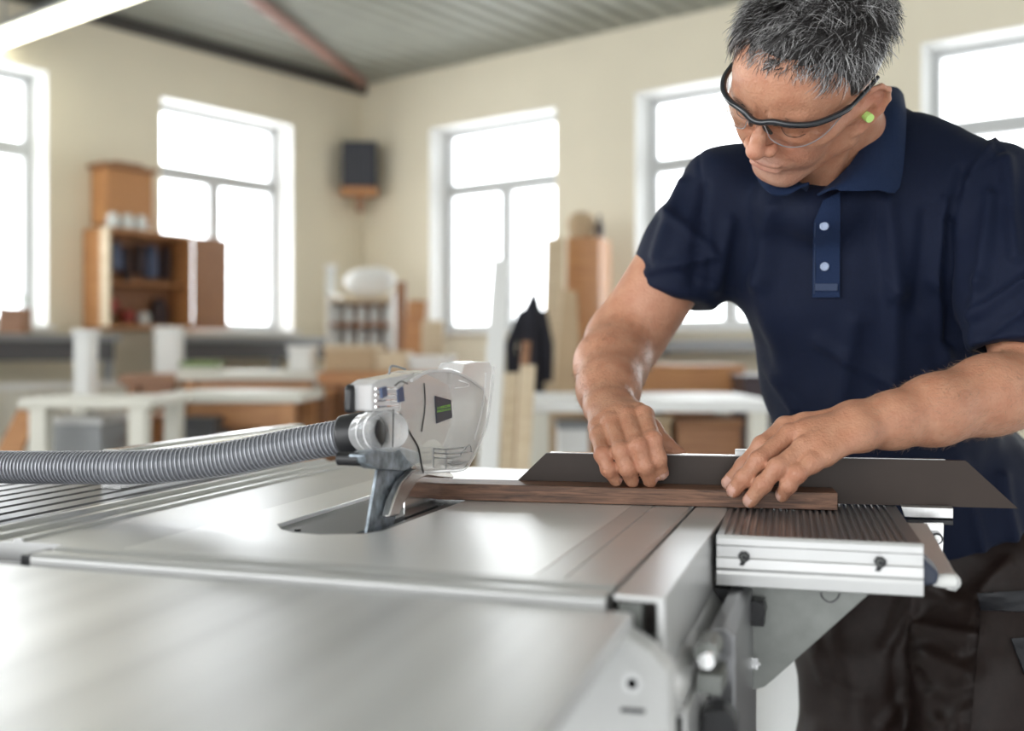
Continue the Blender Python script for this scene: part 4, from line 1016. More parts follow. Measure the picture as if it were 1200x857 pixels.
def on_tr(px, py):
    m = (np.abs(pq[:, 0] - px) < 9) & (np.abs(pq[:, 1] - py) < 9) & (tN[:, 1] < -.1)
    if not m.any(): return P(px, py, 1.38)
    d = np.hypot(pq[m, 0] - px, pq[m, 1] - py); k = np.argsort(d)[:6]; return P(px, py, float(np.median(tp[m][k, 1])))
def tpatch(name, c4, lift, th, m, n=9):
    G = [[on_tr(*lerp(lerp(c4[0], c4[3], v), lerp(c4[1], c4[2], v), u)) - np.array([0, lift, 0]) for u in np.linspace(0, 1, n)] for v in np.linspace(0, 1, n)]
    g = MB(); g.sheet(G, th); return g.build(name, m, trs_, smooth=True)
tpatch('cargo_pocket', [(1148, 714), (1210, 716), (1205, 850), (1136, 855)], .005, .004, 'trouser')
tpatch('pocket_flap', [(1142, 694), (1212, 690), (1212, 716), (1146, 713)], .009, .004, 'pocket')
tpatch('tool_pocket', [(1180, 746), (1215, 744), (1215, 790), (1196, 788)], .011, .004, 'pocket')
for k_, (a_, s_) in enumerate(((ankR, 0), (ankL, 0))):
    b_ = Node(.03); b_.add(RC(a_ + np.array([0, .02, -.065]), a_ + np.array([-.03, -.16, -.078]), .050, .040)); b_.add(RC(a_ + np.array([0, .02, -.05]), a_, .048, .05))
    q, f = polymesh(b_, .006); q[:, 2] = np.maximum(q[:, 2], .001); npmesh('work_shoe', q, f, ['black'], man)
print('trousers', _t.time() - T0)

# ------------------------------------------------------------------ hair: separate tapered strands over the scalp
def scalp_ok(v):
    x, y, z = v          # local mm
    if z > 20: fl_ = 62 + 10 * (1 - min(abs(x) / 60, 1)) if abs(x) < 48 else 62 - (abs(x) - 48) * 1.2
    else: fl_ = 0
    if z > 20:
        lim = 89 + 4 * math.cos(x / 22.) if abs(x) < 50 else 78 - (abs(x) - 50) * 2.2
        return y > lim or (abs(x) > 58 and z < 44 and y > 12 + (z - 20) * .9)
    if z > -2: return y > 8 if abs(x) > 60 and z > 6 else y > 34
    return y > -28 + (z + 95) * .1 if z < -28 else y > 36 + (z + 2) * 1.6
def strands(n, L0, L1, w0, seedv):
    rr = random.Random(seedv); vs = []; fs = []; ms = []
    made = 0
    while made < n:
        u = np.array([rr.gauss(0, 1), rr.gauss(0, 1), rr.gauss(0, 1)]); u /= np.linalg.norm(u)
        c = np.array([0, 55, -10.]); v = c + u * np.array([75, 77, 96.]); 
        if v[2] > 30 and v[1] > 40: v[2] += 1.0
        if not scalp_ok(v): continue
        nrm = u / np.array([75, 77, 96.]); nrm /= np.linalg.norm(nrm)
        top = max(0, nrm[1])
        flow = np.array([-.15 + .25 * np.sign(v[0]) * (1 - top), -.9 * (1 - top) - .05, .95 * top + (.35 if v[2] > 30 else -.45 * (1 - top))])
        flow += np.array([rr.gauss(0, .38), rr.gauss(0, .22), rr.gauss(0, .35)])
        # clumping
        flow += .45 * np.array([math.sin(v[0] * .22 + v[2] * .13), math.sin(v[1] * .2 + v[0] * .11), math.cos(v[2] * .19 + v[0] * .17)])
        flow -= nrm * (flow @ nrm); flow /= np.linalg.norm(flow) + 1e-9
        side = 1 - top
        L = rr.uniform(L0, L1) * (.45 + .55 * (top > .25) * 1.0 + .0) * (1.0 if v[1] > 60 else .62) * (.5 if v[2] > 55 else (.75 if v[2] > 35 else 1)); lift = .55 * top + .16 + rr.uniform(-.08, .16)
        p = v - nrm * 1.5; d = flow * (1 - lift * .6) + nrm * (lift + .25); d /= np.linalg.norm(d); pts = [p]
        g = np.array([0, 0, 0])
        for k in range(4):
            p = p + d * L / 4; pts.append(p); d = d - nrm * (.20 + .1 * rr.random()) + flow * .12 + np.array([rr.gauss(0, .07) for _ in range(3)]); d /= np.linalg.norm(d)
            q = (p - c) / np.array([76, 78, 97.]); 
            if np.linalg.norm(q) < 1.01: p = c + q / np.linalg.norm(q) * np.array([76.6, 78.6, 97.6]); pts[-1] = p
        b = len(vs); sd = np.cross(flow, nrm); sd /= np.linalg.norm(sd) + 1e-9; w_ = w0 * rr.uniform(.7, 1.25)
        for k, q in enumerate(pts):
            ww = w_ * (1 - .8 * (k / 4) ** 1.6)
            for a in (0, 2.094, 4.188): vs.append(q + (sd * math.cos(a) + nrm * math.sin(a)) * ww)
        for k in range(4):
            for a in range(3): fs.append((b + k * 3 + a, b + k * 3 + (a + 1) % 3, b + (k + 1) * 3 + (a + 1) % 3, b + (k + 1) * 3 + a))
        grey = .42 + .22 * math.sin(v[0] * .09 + v[2] * .05) + .25 * (v[1] < 60) + .12 * (v[2] > 60)
        m = 0 if rr.random() > grey else (1 if rr.random() < .6 else 2); ms += [m] * 12; made += 1
    vs = Hc + (np.array(vs) / 1000.) @ HR.T
    return vs, np.array(fs), np.array(ms)
v1, f1, m1_ = strands(15000, 22, 40, .5, 11)
hair = npmesh('hair', v1, f1, ['hair1', 'hair2', 'hair3'], man, fm=m1_)
# under-layer so no scalp shows through
cap_v = []; cap_f = []
nu, nv = 60, 40
ok = {}
for i in range(nu):
    for j in range(1, nv):
        th_, ph_ = 2 * math.pi * i / nu, math.pi * j / nv
        u = np.array([math.sin(ph_) * math.cos(th_), math.cos(ph_), math.sin(ph_) * math.sin(th_)]); v = np.array([0, 55, -10.]) + u * np.array([76.5, 78.5, 97.2])
        cap_v.append(v); ok[(i, j)] = scalp_ok(v) and scalp_ok(v - np.array([0, 5, 0]))
for i in range(nu):
    for j in range(1, nv - 1):
        i2 = (i + 1) % nu
        if cap_v[i * (nv - 1) + j - 1][1] > 40 - .4 * min(0, cap_v[i * (nv - 1) + j - 1][2]) * -1 and ok[(i, j)] and ok[(i2, j)] and ok[(i, j + 1)] and ok[(i2, j + 1)]:
            a, b = i * (nv - 1), i2 * (nv - 1); cap_f.append((a + j - 1, a + j, b + j, b + j - 1))
g = MB(); g.v = [tuple(q) for q in (Hc + (np.array(cap_v) / 1000.) @ HR.T)]; g.f = cap_f + []; g.m = [0] * len(cap_f)
hb = g.build('hair_base', 'hair1', hair, smooth=True); so = hb.modifiers.new('s', 'SOLIDIFY'); so.thickness = .002
# eyebrows
vs = []; fs = []; rr = random.Random(5)
for s in (-1, 1):
    for i in range(170):
        t = rr.random(); x = s * (11 + 39 * t); y = 31 + 7 * math.sin(t * 2.6) - 2 * t + rr.gauss(0, 2.0); z = 95.5 - 22 * t ** 1.8 + 1.2
        d = np.array([s * .8, .35 - .6 * t, .35 - t * .9]) + np.array([rr.gauss(0, .25) for _ in range(3)]); d /= np.linalg.norm(d); p = np.array([x, y, z]); b = len(vs)
        for k in range(3):
            q = p + d * 3.2 * k; ww = .3 * (1 - .4 * k)
            for a in (0, 2.094, 4.188): vs.append(q + np.array([0, math.cos(a), math.sin(a)]) * ww)
        for k in range(2):
            for a in range(3): fs.append((b + k * 3 + a, b + k * 3 + (a + 1) % 3, b + (k + 1) * 3 + (a + 1) % 3, b + (k + 1) * 3 + a))
npmesh('eyebrows', Hc + (np.array(vs) / 1000.) @ HR.T, np.array(fs), ['hair1'], man)
for s in (-1, 1):
    g = MB(); g.tube([H(*q) for q in spline([(s * 17, 15.5, 84), (s * 24, 12.5, 88), (s * 31, 11.5, 88.5), (s * 39, 12, 86), (s * 45, 13.5, 79)], 14)], .0005, 6); g.build('eyelashes', 'lash', man, smooth=True)
# fine hairs on the forearms
vs = []; fs = []; rr = random.Random(9)
pj = proj(pos); sel = np.where((N_[:, 1] < .55) & (((pj[:, 0] > 672) & (pj[:, 0] < 790) & (pj[:, 1] > 365) & (pj[:, 1] < 478) & (pos[:, 1] > 1.27)) | ((pj[:, 0] > 1015) & (pj[:, 0] < 1215) & (pj[:, 1] > 400) & (pj[:, 1] < 530) & (pos[:, 1] < 1.26) & (pos[:, 0] > .3))))[0]
for i in rr.sample(list(sel), min(2600, len(sel))):
    p = pos[i]; nn = N_[i]; right = p[0] < .3
    ax_ = (Rwr - Relb) if right else (Lwr - Lelb); ax_ = ax_ / np.linalg.norm(ax_); d = ax_ * .8 + nn * .35 + np.array([rr.gauss(0, .35) for _ in range(3)]); d -= nn * min(0, d @ nn - .15); d /= np.linalg.norm(d)
    sd = np.cross(d, nn); sd /= np.linalg.norm(sd) + 1e-9; b = len(vs); L = rr.uniform(.006, .012)
    for k in range(3):
        q = p + d * L * k / 2 - nn * .0012 * k * k / 2; ww = .00017 * (1 - .35 * k)
        for a in (0, 2.094, 4.188): vs.append(q + (sd * math.cos(a) + nn * math.sin(a)) * ww)
    for k in range(2):
        for a in range(3): fs.append((b + k * 3 + a, b + k * 3 + (a + 1) % 3, b + (k + 1) * 3 + (a + 1) % 3, b + (k + 1) * 3 + a))
M['armhair'] = mat('fair_arm_hair', (.34, .22, .14), .4)
npmesh('arm_hair', np.array(vs), np.array(fs), ['armhair'], man)

# ------------------------------------------------------------------ safety glasses and ear plug
gl = empty('safety_glasses', tuple(H(0, 24, 104))); tag(gl, 'clear safety glasses with a black half-rim frame worn on his nose', 'glasses')
og = H(0, 24, 104)
def hg(pts): return [H(*p) - og for p in pts]
browline = [(s_ * x, y, z) for s_, x, y, z in [(1, 79, 32, -16), (1, 78, 32, 10), (1, 75, 32, 38), (1, 69, 38, 64), (1, 57, 41, 85), (1, 39, 44, 99), (1, 20, 45, 105), (1, 8, 41, 108)]]
full = browline + [(0, 40, 109)] + [(-x, y, z) for x, y, z in browline[::-1]]
sp_ = spline(hg(full), 110); rad = []
for i in range(len(sp_)):
    t = abs(i / (len(sp_) - 1) * 2 - 1); rad.append(.0026 if t > .75 else .0037)
g = MB(); g.tube(sp_, rad, 12); g.build('frame', 'black_gloss', gl, smooth=True)
for s in (-1, 1):
    topc = [(s * 10, 39, 108), (s * 20, 43, 105), (s * 38, 42, 99), (s * 56, 39, 86), (s * 67, 36, 68), (s * 73, 33, 50)]
    botc = [(s * 13, 30, 107), (s * 18, 17, 106), (s * 34, 8, 100.5), (s * 51, 7, 88), (s * 64, 14, 70), (s * 73, 30, 50.5)]
    A_ = spline(hg(topc), 20); B_ = spline(hg(botc), 20)
    G = [[a * (1 - t) + b * t + HR @ np.array([0, 0, 1.5 * math.sin(math.pi * t)]) / 1000 for t in np.linspace(0, 1, 8)] for a, b in zip(A_, B_)]
    g = MB(); g.sheet(G, .0016); ln = g.build('lens', 'lens', gl, smooth=True)
    g = MB(); g.tube(B_, .0006, 8); g.tube([B_[0], A_[0]], .0006, 8); g.build('lens_edge', 'hose_rib', ln, smooth=True)
    g = MB(); g.tube(spline(hg([(s * 8, 37, 106), (s * 10, 27, 103), (s * 13, 17, 98)]), 8), [.0022, .0026, .003, .0032, .0032, .003, .0028, .0024, .002], 10); g.build('nose_pad', 'black', gl, smooth=True)
ep = H(80, -6, 8); g = MB(); a_ = H(73, -8, 4) - ep; b_ = H(88, -3, 12) - ep; g.tube([a_, a_ * .2 + b_ * .8, b_], [.0040, .0056, .0052], 14)
pg = g.build('ear_plug', 'plug', smooth=True); pg.location = tuple(ep); tag(pg, 'lime green foam ear plug sitting in his ear', 'ear plug')
print('person done', _t.time() - T0)
# ------------------------------------------------------------------ the workshop behind: everything out of focus but built where it stands
def rt(x, y, z=0):
    """room frame (x out along the right wall, y towards the corner) -> world"""
    c, s = math.cos(RZ), math.sin(RZ); return (CX + c * x - s * y, CD + s * x + c * y, z)
class Thing:
    """a thing standing at distance d, spanning image columns px0..px1; local x = its width"""
    def __init__(s, name, label, cat, px0, px1, d, rz=0.0, z=0.0, group=None):
        a = (px0 - 600) / FPX * d; b = (px1 - 600) / FPX * d; s.w = b - a; s.d = d; s.z = z
        s.root = empty(name, ((a + b) / 2, d, z), rz); tag(s.root, label, cat, group)
    def h(s, py): return CH + (HOR - py) / FPX * s.d - s.z
    def part(s, name, m, boxes, bevel=.004, parent=None, R=None, c=None):
        g = MB()
        for b in boxes: g.box(*b, R=R, c=c)
        return g.build(name, m, parent or s.root, bevel=bevel)
def ryx(a): a = math.radians(a); return np.array([[math.cos(a), 0, math.sin(a)], [0, 1, 0], [-math.sin(a), 0, math.cos(a)]])
def single(name, label, cat, m, build, loc, rz=0.0, group=None, smooth=False, bevel=.004):
    g = MB(); build(g); o = g.build(name, m, loc=loc, rz=rz, smooth=smooth, bevel=bevel); tag(o, label, cat, group); return o

# tool cabinet on the left wall, between the first two windows
tcab = empty('tool_cabinet', rt(0.01, -2.37, 1.22), RZ); tag(tcab, 'orange wooden tool cabinet hanging open beside the left window', 'cabinet')
def bp(name, m, bxs, parent, bevel=.003):
    g = MB()
    for b in bxs: g.box(*b)
    return g.build(name, m, parent, bevel=bevel)
bp('case', 'orange', [(0, .02, -.36, .36, 0, .70), (.02, .26, -.36, -.335, 0, .70), (.02, .26, .335, .36, 0, .70), (.02, .26, -.335, .335, 0, .03), (.02, .26, -.335, .335, .67, .70)], tcab)
bp('back_panel', 'brown', [(.0205, .026, -.334, .334, .031, .669)], tcab)
bp('shelf', 'orange', [(.027, .22, -.334, .334, .32, .335)], tcab)
bp('door', 'brown', [(.262, .285, .36, .66, .01, .69)], tcab)
bp('door', 'pale', [(.262, .36, -.385, -.365, .01, .69)], tcab)
rr = random.Random(4)
tl = [('saw_tool', 'tool', -.28, .40, .05, .24), ('plane', 'bluet', -.16, .42, .08, .20), ('pliers', 'tool', .03, .40, .05, .22), ('square', 'bluet', .13, .38, .08, .24), ('file', 'tool', .25, .38, .05, .25),
      ('mallet', 'redt', -.20, .12, .11, .10), ('tin', 'tool', -.26, .05, .09, .06), ('drill', 'redt', -.06, .05, .09, .09), ('jar', 'jar', .07, .035, .09, .09), ('box', 'tool', .20, .035, .12, .20), ('chisel', 'tool', -.07, .34, .03, .26)]
for i, (n_, m_, y_, z_, w_, h_) in enumerate(tl):
    lab = {'saw_tool': 'dark hand tool hanging at the far left inside the tool cabinet', 'plane': 'blue tool hanging in the upper left of the tool cabinet', 'pliers': 'dark tool hanging in the middle of the tool cabinet',
           'square': 'blue tool hanging right of the middle in the tool cabinet', 'file': 'dark narrow tool at the right side inside the tool cabinet', 'mallet': 'red tool lying on the lower left of the tool cabinet',
           'tin': 'small dark tin at the bottom left of the tool cabinet', 'drill': 'red tool standing at the bottom middle of the tool cabinet', 'jar': 'pale glass jar standing at the bottom of the tool cabinet',
           'box': 'dark tool case at the lower right of the tool cabinet', 'chisel': 'thin dark tool hanging left of the middle in the tool cabinet'}[n_]
    w0_ = rt(.03, -2.37 + y_, 1.22 + z_)
    if n_ in ('jar', 'tin', 'drill'):
        single({'saw_tool': 'hand_saw'}.get(n_, n_), lab, 'jar' if n_ == 'jar' else 'tool', m_, lambda g: g.tube([(.06, 0, 0), (.06, 0, h_ * .8), (.06, 0, h_)], [w_ / 2, w_ / 2, w_ / 3], 14), w0_, RZ, smooth=True, bevel=0)
    else:
        single({'saw_tool': 'hand_saw', 'plane': 'hand_plane', 'box': 'tool_case', 'square': 'try_square'}.get(n_, n_), lab, 'tool', m_,
               lambda g: g.prism([(-w_ / 2, 0), (w_ / 2, 0), (w_ / 2, h_ * .6), (w_ / 5, h_), (-w_ / 5, h_), (-w_ / 2, h_ * .6)], .02, .09, axis='x'), w0_, RZ)
uc = empty('wall_cupboard', rt(0.01, -2.50, 1.95), RZ); tag(uc, 'small light brown cupboard with a cornice above the tool cabinet', 'cupboard')
bp('case', 'orange', [(0, .18, -.17, .20, 0, .40)], uc); bp('cornice', 'brown', [(-.0, .215, -.20, .23, .401, .43), (0, .20, -.10, .12, .431, .45)], uc); bp('door', 'orange', [(.181, .20, -.165, .195, .01, .39)], uc)
for k, (y_, r_) in enumerate(((-2.64, .042), (-2.53, .046), (-2.42, .042))):
    single('glass_jar', ['pale glass jar at the left on top of the tool cabinet', 'pale glass jar in the middle on top of the tool cabinet', 'pale glass jar at the right on top of the tool cabinet'][k], 'jar', 'jar',
           lambda g: g.tube([(0, 0, 0), (0, 0, .07), (0, 0, .085), (0, 0, .10)], [r_, r_, r_ * .7, r_ * .7], 16), rt(.24, y_, 1.925), group='jars on the tool cabinet', smooth=True, bevel=0)

# benches and radiators below the windows
for k, (t0, t1) in enumerate(((.55, 2.25), (2.75, 5.2))):
    b_ = empty('wall_bench', rt(.02, -(t0 + t1) / 2, 0), RZ); tag(b_, ['long dark grey bench under the second window of the left wall', 'dark grey bench under the first window of the left wall'][k], 'bench')
    L_ = (t1 - t0) / 2
    bp('bench_top', 'greyp', [(0.1, .50, -L_, L_, 1.13, 1.17)], b_); bp('fascia', 'case_dark', [(.44, .47, -L_ + .03, L_ - .03, 1.0, 1.128)], b_)
    for y_ in (-L_ + .06, 0, L_ - .06): bp('leg', 'greyp', [(.42, .46, y_ - .025, y_ + .025, 0, .999)], b_)
def radiator(loc, rz_, w_, label, h_=.62):
    r_ = empty('radiator', loc, rz_); tag(r_, label, 'radiator')
    g = MB(); x = -w_ / 2
    g.box(-w_ / 2, w_ / 2, .012, .04, .10, .10 + h_)
    while x < w_ / 2: g.box(x, x + .055, 0, .06, .12, .08 + h_); x += .09
    g.build('panel', 'radiator', r_, bevel=.006); g = MB(); g.box(-w_ / 2, w_ / 2, .005, .045, .08 + h_ + .001, .10 + h_ + .02); g.build('top_grille', 'white', r_)
    for x in (-w_ / 2 + .1, w_ / 2 - .1): g = MB(); g.box(x - .02, x + .02, .01, .04, 0, .099); g.build('foot', 'white', r_)
radiator(rt(.66, -3.55, 0), RZ + math.pi / 2, 1.5, 'cream ribbed radiator under the leftmost window', .75)
radiator(rt(.66, -1.45, 0), RZ + math.pi / 2, 1.2, 'cream ribbed radiator under the second window from the left', .72)
radiator(rt(3.75, -.32, 0), RZ, 1.35, 'white ribbed radiator under the window behind his right arm', .80)
rs = empty('wall_shelf', rt(3.75, -.02, 1.02), RZ); tag(rs, 'grey shelf board under the window behind his right arm', 'shelf')
bp('board', 'greyp', [(-.72, .72, -.40, 0, .04, .12)], rs); bp('bracket', 'greyp', [(-.62, -.58, -.36, -.01, 0, .039)], rs); bp('bracket', 'greyp', [(.58, .62, -.36, -.01, 0, .039)], rs)
# window sill planter
pb = Thing('planter_box', 'small brown box with leaves at the far left window', 'planter', 3, 32, 6.3, z=1.172)
pb.part('box', 'brown', [(-pb.w / 2, pb.w / 2, -.06, .06, 0, .15)])
g = MB(); rr = random.Random(2)
for i in range(70):
    c = np.array([rr.uniform(-.07, .07), rr.uniform(-.05, .05), rr.uniform(.15, .23)]); u = np.array([rr.gauss(0, 1) for _ in range(3)]); u /= np.linalg.norm(u); v = np.cross(u, (0, 0, 1)); g.add([c - u * .02, c + v * .009, c + u * .02, c - v * .009], [(0, 1, 2, 3)])
g.build('foliage', 'leaf', pb.root)
# tree outside the left window
tre = empty('garden_tree', (-7.6, 12.5, 0)); tag(tre, 'pale green tree outside the leftmost window', 'tree')
g = MB(); g.tube([(0, 0, 0), (0, 0, .9), (.05, 0, 1.4)], [.09, .07, .04], 10); g.build('trunk', 'brown', tre, smooth=True)
g = MB(); rr = random.Random(8)
for i in range(1500):
    u = np.array([rr.gauss(0, 1) for _ in range(3)]); u /= np.linalg.norm(u); c = np.array([0, 0, 1.35]) + u * np.array([1.1, .8, .72]) * rr.random() ** .35; v = np.array([rr.gauss(0, 1) for _ in range(3)]); v /= np.linalg.norm(v); w_ = np.cross(u, v)
    g.add([c - v * .07, c + w_ * .035, c + v * .07, c - w_ * .035], [(0, 1, 2, 3)])
g.build('crown', 'leaf', tre)

# work tables
def table(name, label, px0, px1, ytop, thick, d, depth, top_m, leg_m, rz_=0.0, rails=True, cat='table', zt=None):
    t = Thing(name, label, cat, px0, px1, d, rz_); zt = zt or t.h(ytop); w_ = t.w / 2
    t.part('table_top', top_m, [(-w_, w_, 0, depth, zt - thick, zt)])
    for x in (-w_ + .07, w_ - .07):
        for y in (.06, depth - .06): t.part('leg', leg_m, [(x - .035, x + .035, y - .035, y + .035, 0, zt - thick - .001)])
    if rails: t.part('rail', leg_m, [(-w_ + .11, w_ - .11, .05, .07, zt - thick - .12, zt - thick - .002)])
    return t, zt
table('work_table', 'pale grey table at the left in front of the cream radiator', 18, 178, 468, .035, 4.25, .5, 'radiator', 'radiator', -.05, rails=False)
table('work_table', 'long pale topped bench in the middle left, behind the hose', 186, 352, 461, .045, 4.95, .55, 'radiator', 'orange', -.03)
t3, z3 = table('joiners_bench', 'orange wooden bench with pale top behind the middle left bench', 205, 372, 436, .05, 6.0, .7, 'radiator', 'orange', -.05)
t4, z4 = table('joiners_bench', 'brown wooden bench stretching behind the blade guard', 372, 540, 436, .07, 5.8, .7, 'orange', 'brown', 0)
table('joiners_bench', 'brown wooden bench at the left, behind the pale grey table', 138, 208, 440, .06, 6.2, .6, 'brown', 'brown', -.05)
t5, z5 = table('work_table', 'long white topped table behind his right arm', 613, 912, 470, .045, 4.2, .85, 'white', 'radiator', 0, rails=False)
# boxes and piles
def boxt(name, label, cat, m, px0, px1, py0, py1, d, depth=.3, rz_=0.0, group=None, lid=None, z=None):
    z_ = z if z is not None else max(0, CH + (HOR - py1) / FPX * d)
    t = Thing(name, label, cat, px0, px1, d, rz_, z=z_, group=group); h_ = t.h(py0); w_ = t.w / 2
    if lid:
        t.part('body', m, [(-w_, w_, 0, depth, 0, h_ - .03)]); t.part('lid', lid, [(-w_ - .008, w_ + .008, -.008, depth + .008, h_ - .029, h_)])
    else:
        bpy.data.objects.remove(t.root)
        return single(name, label, cat, m, lambda g: g.box(-w_, w_, 0, depth, 0, h_), ((px0 + px1) / 2 / FPX * d - 600 / FPX * d, d, z_), rz_, group)
    return t
boxt('cardboard_box', 'large pale cardboard box on the brown bench behind the guard', 'box', 'card', 380, 440, 404, 432, 5.95, .4, lid='pale', z=z4 + .001)
boxt('chipboard_sheet', 'pale sheet of board lying on the brown bench behind the guard', 'board', 'pale', 441, 478, 412, 432, 5.95, .35, z=z4 + .001)
boxt('white_case', 'white flat case on the brown bench, right end above the guard', 'case', 'white', 480, 530, 417, 432, 5.95, .35, lid='white', z=z4 + .001)
boxt('white_bucket', 'white tub on the orange bench, left of the cardboard box', 'tub', 'white', 338, 364, 405, 432, 6.1, .2, lid='white', z=z3 + .001)
boxt('green_box', 'small box on the left end of the orange bench', 'box', 'radiator', 212, 250, 424, 436, 6.1, .2, lid='leaf', z=z3 + .001)
boxt('white_canister', 'slim white canister standing behind the left grey table', 'canister', 'white', 86, 104, 386, 470, 5.2, .12, lid='white')
boxt('white_canister', 'wide white canister standing behind the orange bench', 'canister', 'white', 181, 208, 383, 440, 6.9, .14, lid='white')
boxt('wooden_crate', 'brown crate on the floor under the orange bench, left one', 'crate', 'brown', 232, 268, 470, 560, 6.3, .3, lid='orange', z=0)
boxt('wooden_crate', 'orange crate on the floor under the orange bench, right one', 'crate', 'orange', 292, 330, 478, 560, 6.3, .3, lid='brown', z=0)
boxt('wooden_crate', 'dark brown crate on the floor below the brown bench', 'crate', 'brown', 392, 440, 470, 560, 6.0, .3, lid='brown', z=0)
boxt('plastic_bin', 'dark bin standing under the left pale grey table', 'bin', 'greyp', 62, 118, 490, 560, 4.45, .3, lid='case', z=0)
boxt('plastic_bin', 'dark bin standing under the middle left bench', 'bin', 'case_dark', 215, 250, 490, 560, 4.85, .3, lid='case_dark', z=0)
boxt('wooden_crate', 'light orange crate on the floor behind the white topped table', 'crate', 'orange', 742, 872, 428, 560, 5.6, .4, lid='orange', z=0)
boxt('cardboard_box', 'brown cardboard box under the white topped table, right side', 'box', 'brown', 795, 868, 492, 560, 4.45, .35, lid='brown', z=0)
boxt('cardboard_box', 'pale cardboard box under the white topped table, beside the brown one', 'box', 'card', 738, 786, 488, 560, 4.5, .3, lid='pale', z=0)
boxt('plastic_bin', 'dark green bin behind the right end of the white topped table', 'bin', 'tool', 872, 908, 440, 560, 5.2, .3, lid='tool', z=0)
boxt('wooden_crate', 'orange crate on the floor between the two left tables', 'crate', 'orange', 150, 182, 488, 560, 5.3, .3, lid='brown', z=0)
boxt('wooden_crate', 'brown crate standing under the right half of the middle left bench', 'crate', 'brown', 264, 294, 484, 560, 5.65, .3, lid='orange', z=0)
boxt('cardboard_box', 'open pale box on the floor at the left, in front of the radiator', 'box', 'pale', 114, 142, 494, 560, 5.0, .3, lid='card', z=0)
boxt('wooden_crate', 'tall brown crate on the floor just left of the vacuum hose end', 'crate', 'brown', 346, 384, 458, 560, 5.5, .3, lid='orange', z=0)
boxt('stool', 'white stool with a box seat left under the white topped table', 'stool', 'white', 655, 690, 495, 560, 4.5, .25, lid='greyp', z=0)
# leaning boards
def lean(name, label, cat, m, pts, d, th=.03, dd=.12, group=None):
    """pts: four image points of the board's face, bottom at distance d, top at d + dd"""
    ys = [p[1] for p in pts]; y0, y1 = min(ys), max(ys)
    W_ = [P(px, py, d + dd * (y1 - py) / (y1 - y0 + 1e-6)) for px, py in pts]; base_ = np.array([np.mean([w_[0] for w_ in W_]), d, 0])
    zmin = min(w_[2] for w_ in W_)
    g = MB(); g.add([w_ - base_ for w_ in W_] + [w_ - base_ + np.array([0, th, 0]) for w_ in W_], [(0, 1, 2, 3), (7, 6, 5, 4), (0, 4, 5, 1), (1, 5, 6, 2), (2, 6, 7, 3), (3, 7, 4, 0)])
    o = g.build(name, m, bevel=.004, loc=tuple(base_)); tag(o, label, cat, group); return o
FLR = lambda d: HOR + CH * FPX / d
lean('leaning_board', 'orange brown board leaning in the corner left of the middle window', 'board', 'orange', [(455, FLR(7.2)), (478, FLR(7.2)), (500, 352), (478, 352)], 7.2)
lean('leaning_board', 'pale short board leaning beside the orange brown board', 'board', 'pale', [(490, FLR(7.0)), (516, FLR(7.0)), (520, 376), (494, 376)], 7.0)
lean('leaning_board', 'reddish brown board leaning against the left edge of the middle window wall', 'board', 'brown', [(462, FLR(7.6)), (474, FLR(7.6)), (476, 330), (464, 330)], 7.6)
lean('white_sheet', 'tall bluish white sheet leaning in front of the middle window', 'sheet', 'white', [(546, FLR(3.9)), (572, FLR(3.9)), (597, 306), (578, 303)], 3.9, .02, .35)
lean('leaning_board', 'pale board leaning behind the right side of the blade guard', 'board', 'pale', [(576, FLR(4.3)), (592, FLR(4.3)), (608, 437), (592, 437)], 4.3, .03, .05)
lean('leaning_board', 'light wooden board leaning left of the white topped table', 'board', 'pale', [(592, FLR(4.02)), (610, FLR(4.02)), (628, 428), (610, 428)], 4.02, .03, .03)
lean('leaning_board', 'brown offcut leaning between the pale boards near the guard', 'board', 'brown', [(590, FLR(4.9)), (600, FLR(4.9)), (622, 400), (612, 400)], 4.9)
lean('plywood_sheet', 'cream plywood panel standing left of the tall orange cabinet', 'sheet', 'pale', [(632, FLR(6.9)), (661, FLR(6.9)), (661, 277), (640, 280)], 6.9, .03, .2)
lean('plywood_wedge', 'beige tapered board leaning in front of the tall orange cabinet', 'board', 'card', [(634, FLR(5.3)), (692, FLR(5.3)), (676, 342), (660, 338)], 5.3, .03, .2)
lean('leaning_board', 'brown board leaning at the far left edge below the radiator', 'board', 'orange', [(-20, 560), (12, 560), (44, 484), (20, 480)], 4.6, .03, .1)
tc2 = Thing('tall_cabinet', 'tall orange wooden cabinet between the middle windows', 'cabinet', 663, 703, 7.3, RZ * .5)
zt = tc2.h(278); tc2.part('case', 'orange', [(-tc2.w / 2, tc2.w / 2, 0, .35, 0, zt)]); tc2.part('door', 'orange', [(-tc2.w / 2 + .01, tc2.w / 2 - .01, -.02, -.001, .05, zt - .02)])
single('wicker_basket', 'beige basket on top of the tall orange cabinet', 'basket', 'card', lambda g: g.tube([(0, 0, 0), (0, 0, .10), (0, 0, .16), (0, 0, .19)], [.08, .105, .09, .05], 16), (tc2.root.location.x, 7.45, zt + .001), smooth=True, bevel=0)
single('dark_bottle', 'dark bottle beside the basket on the tall orange cabinet', 'bottle', 'tool', lambda g: g.tube([(0, 0, 0), (0, 0, .09), (0, 0, .13), (0, 0, .17)], [.03, .03, .012, .012], 12), (tc2.root.location.x + .125, 7.40, zt + .001), smooth=True, bevel=0)
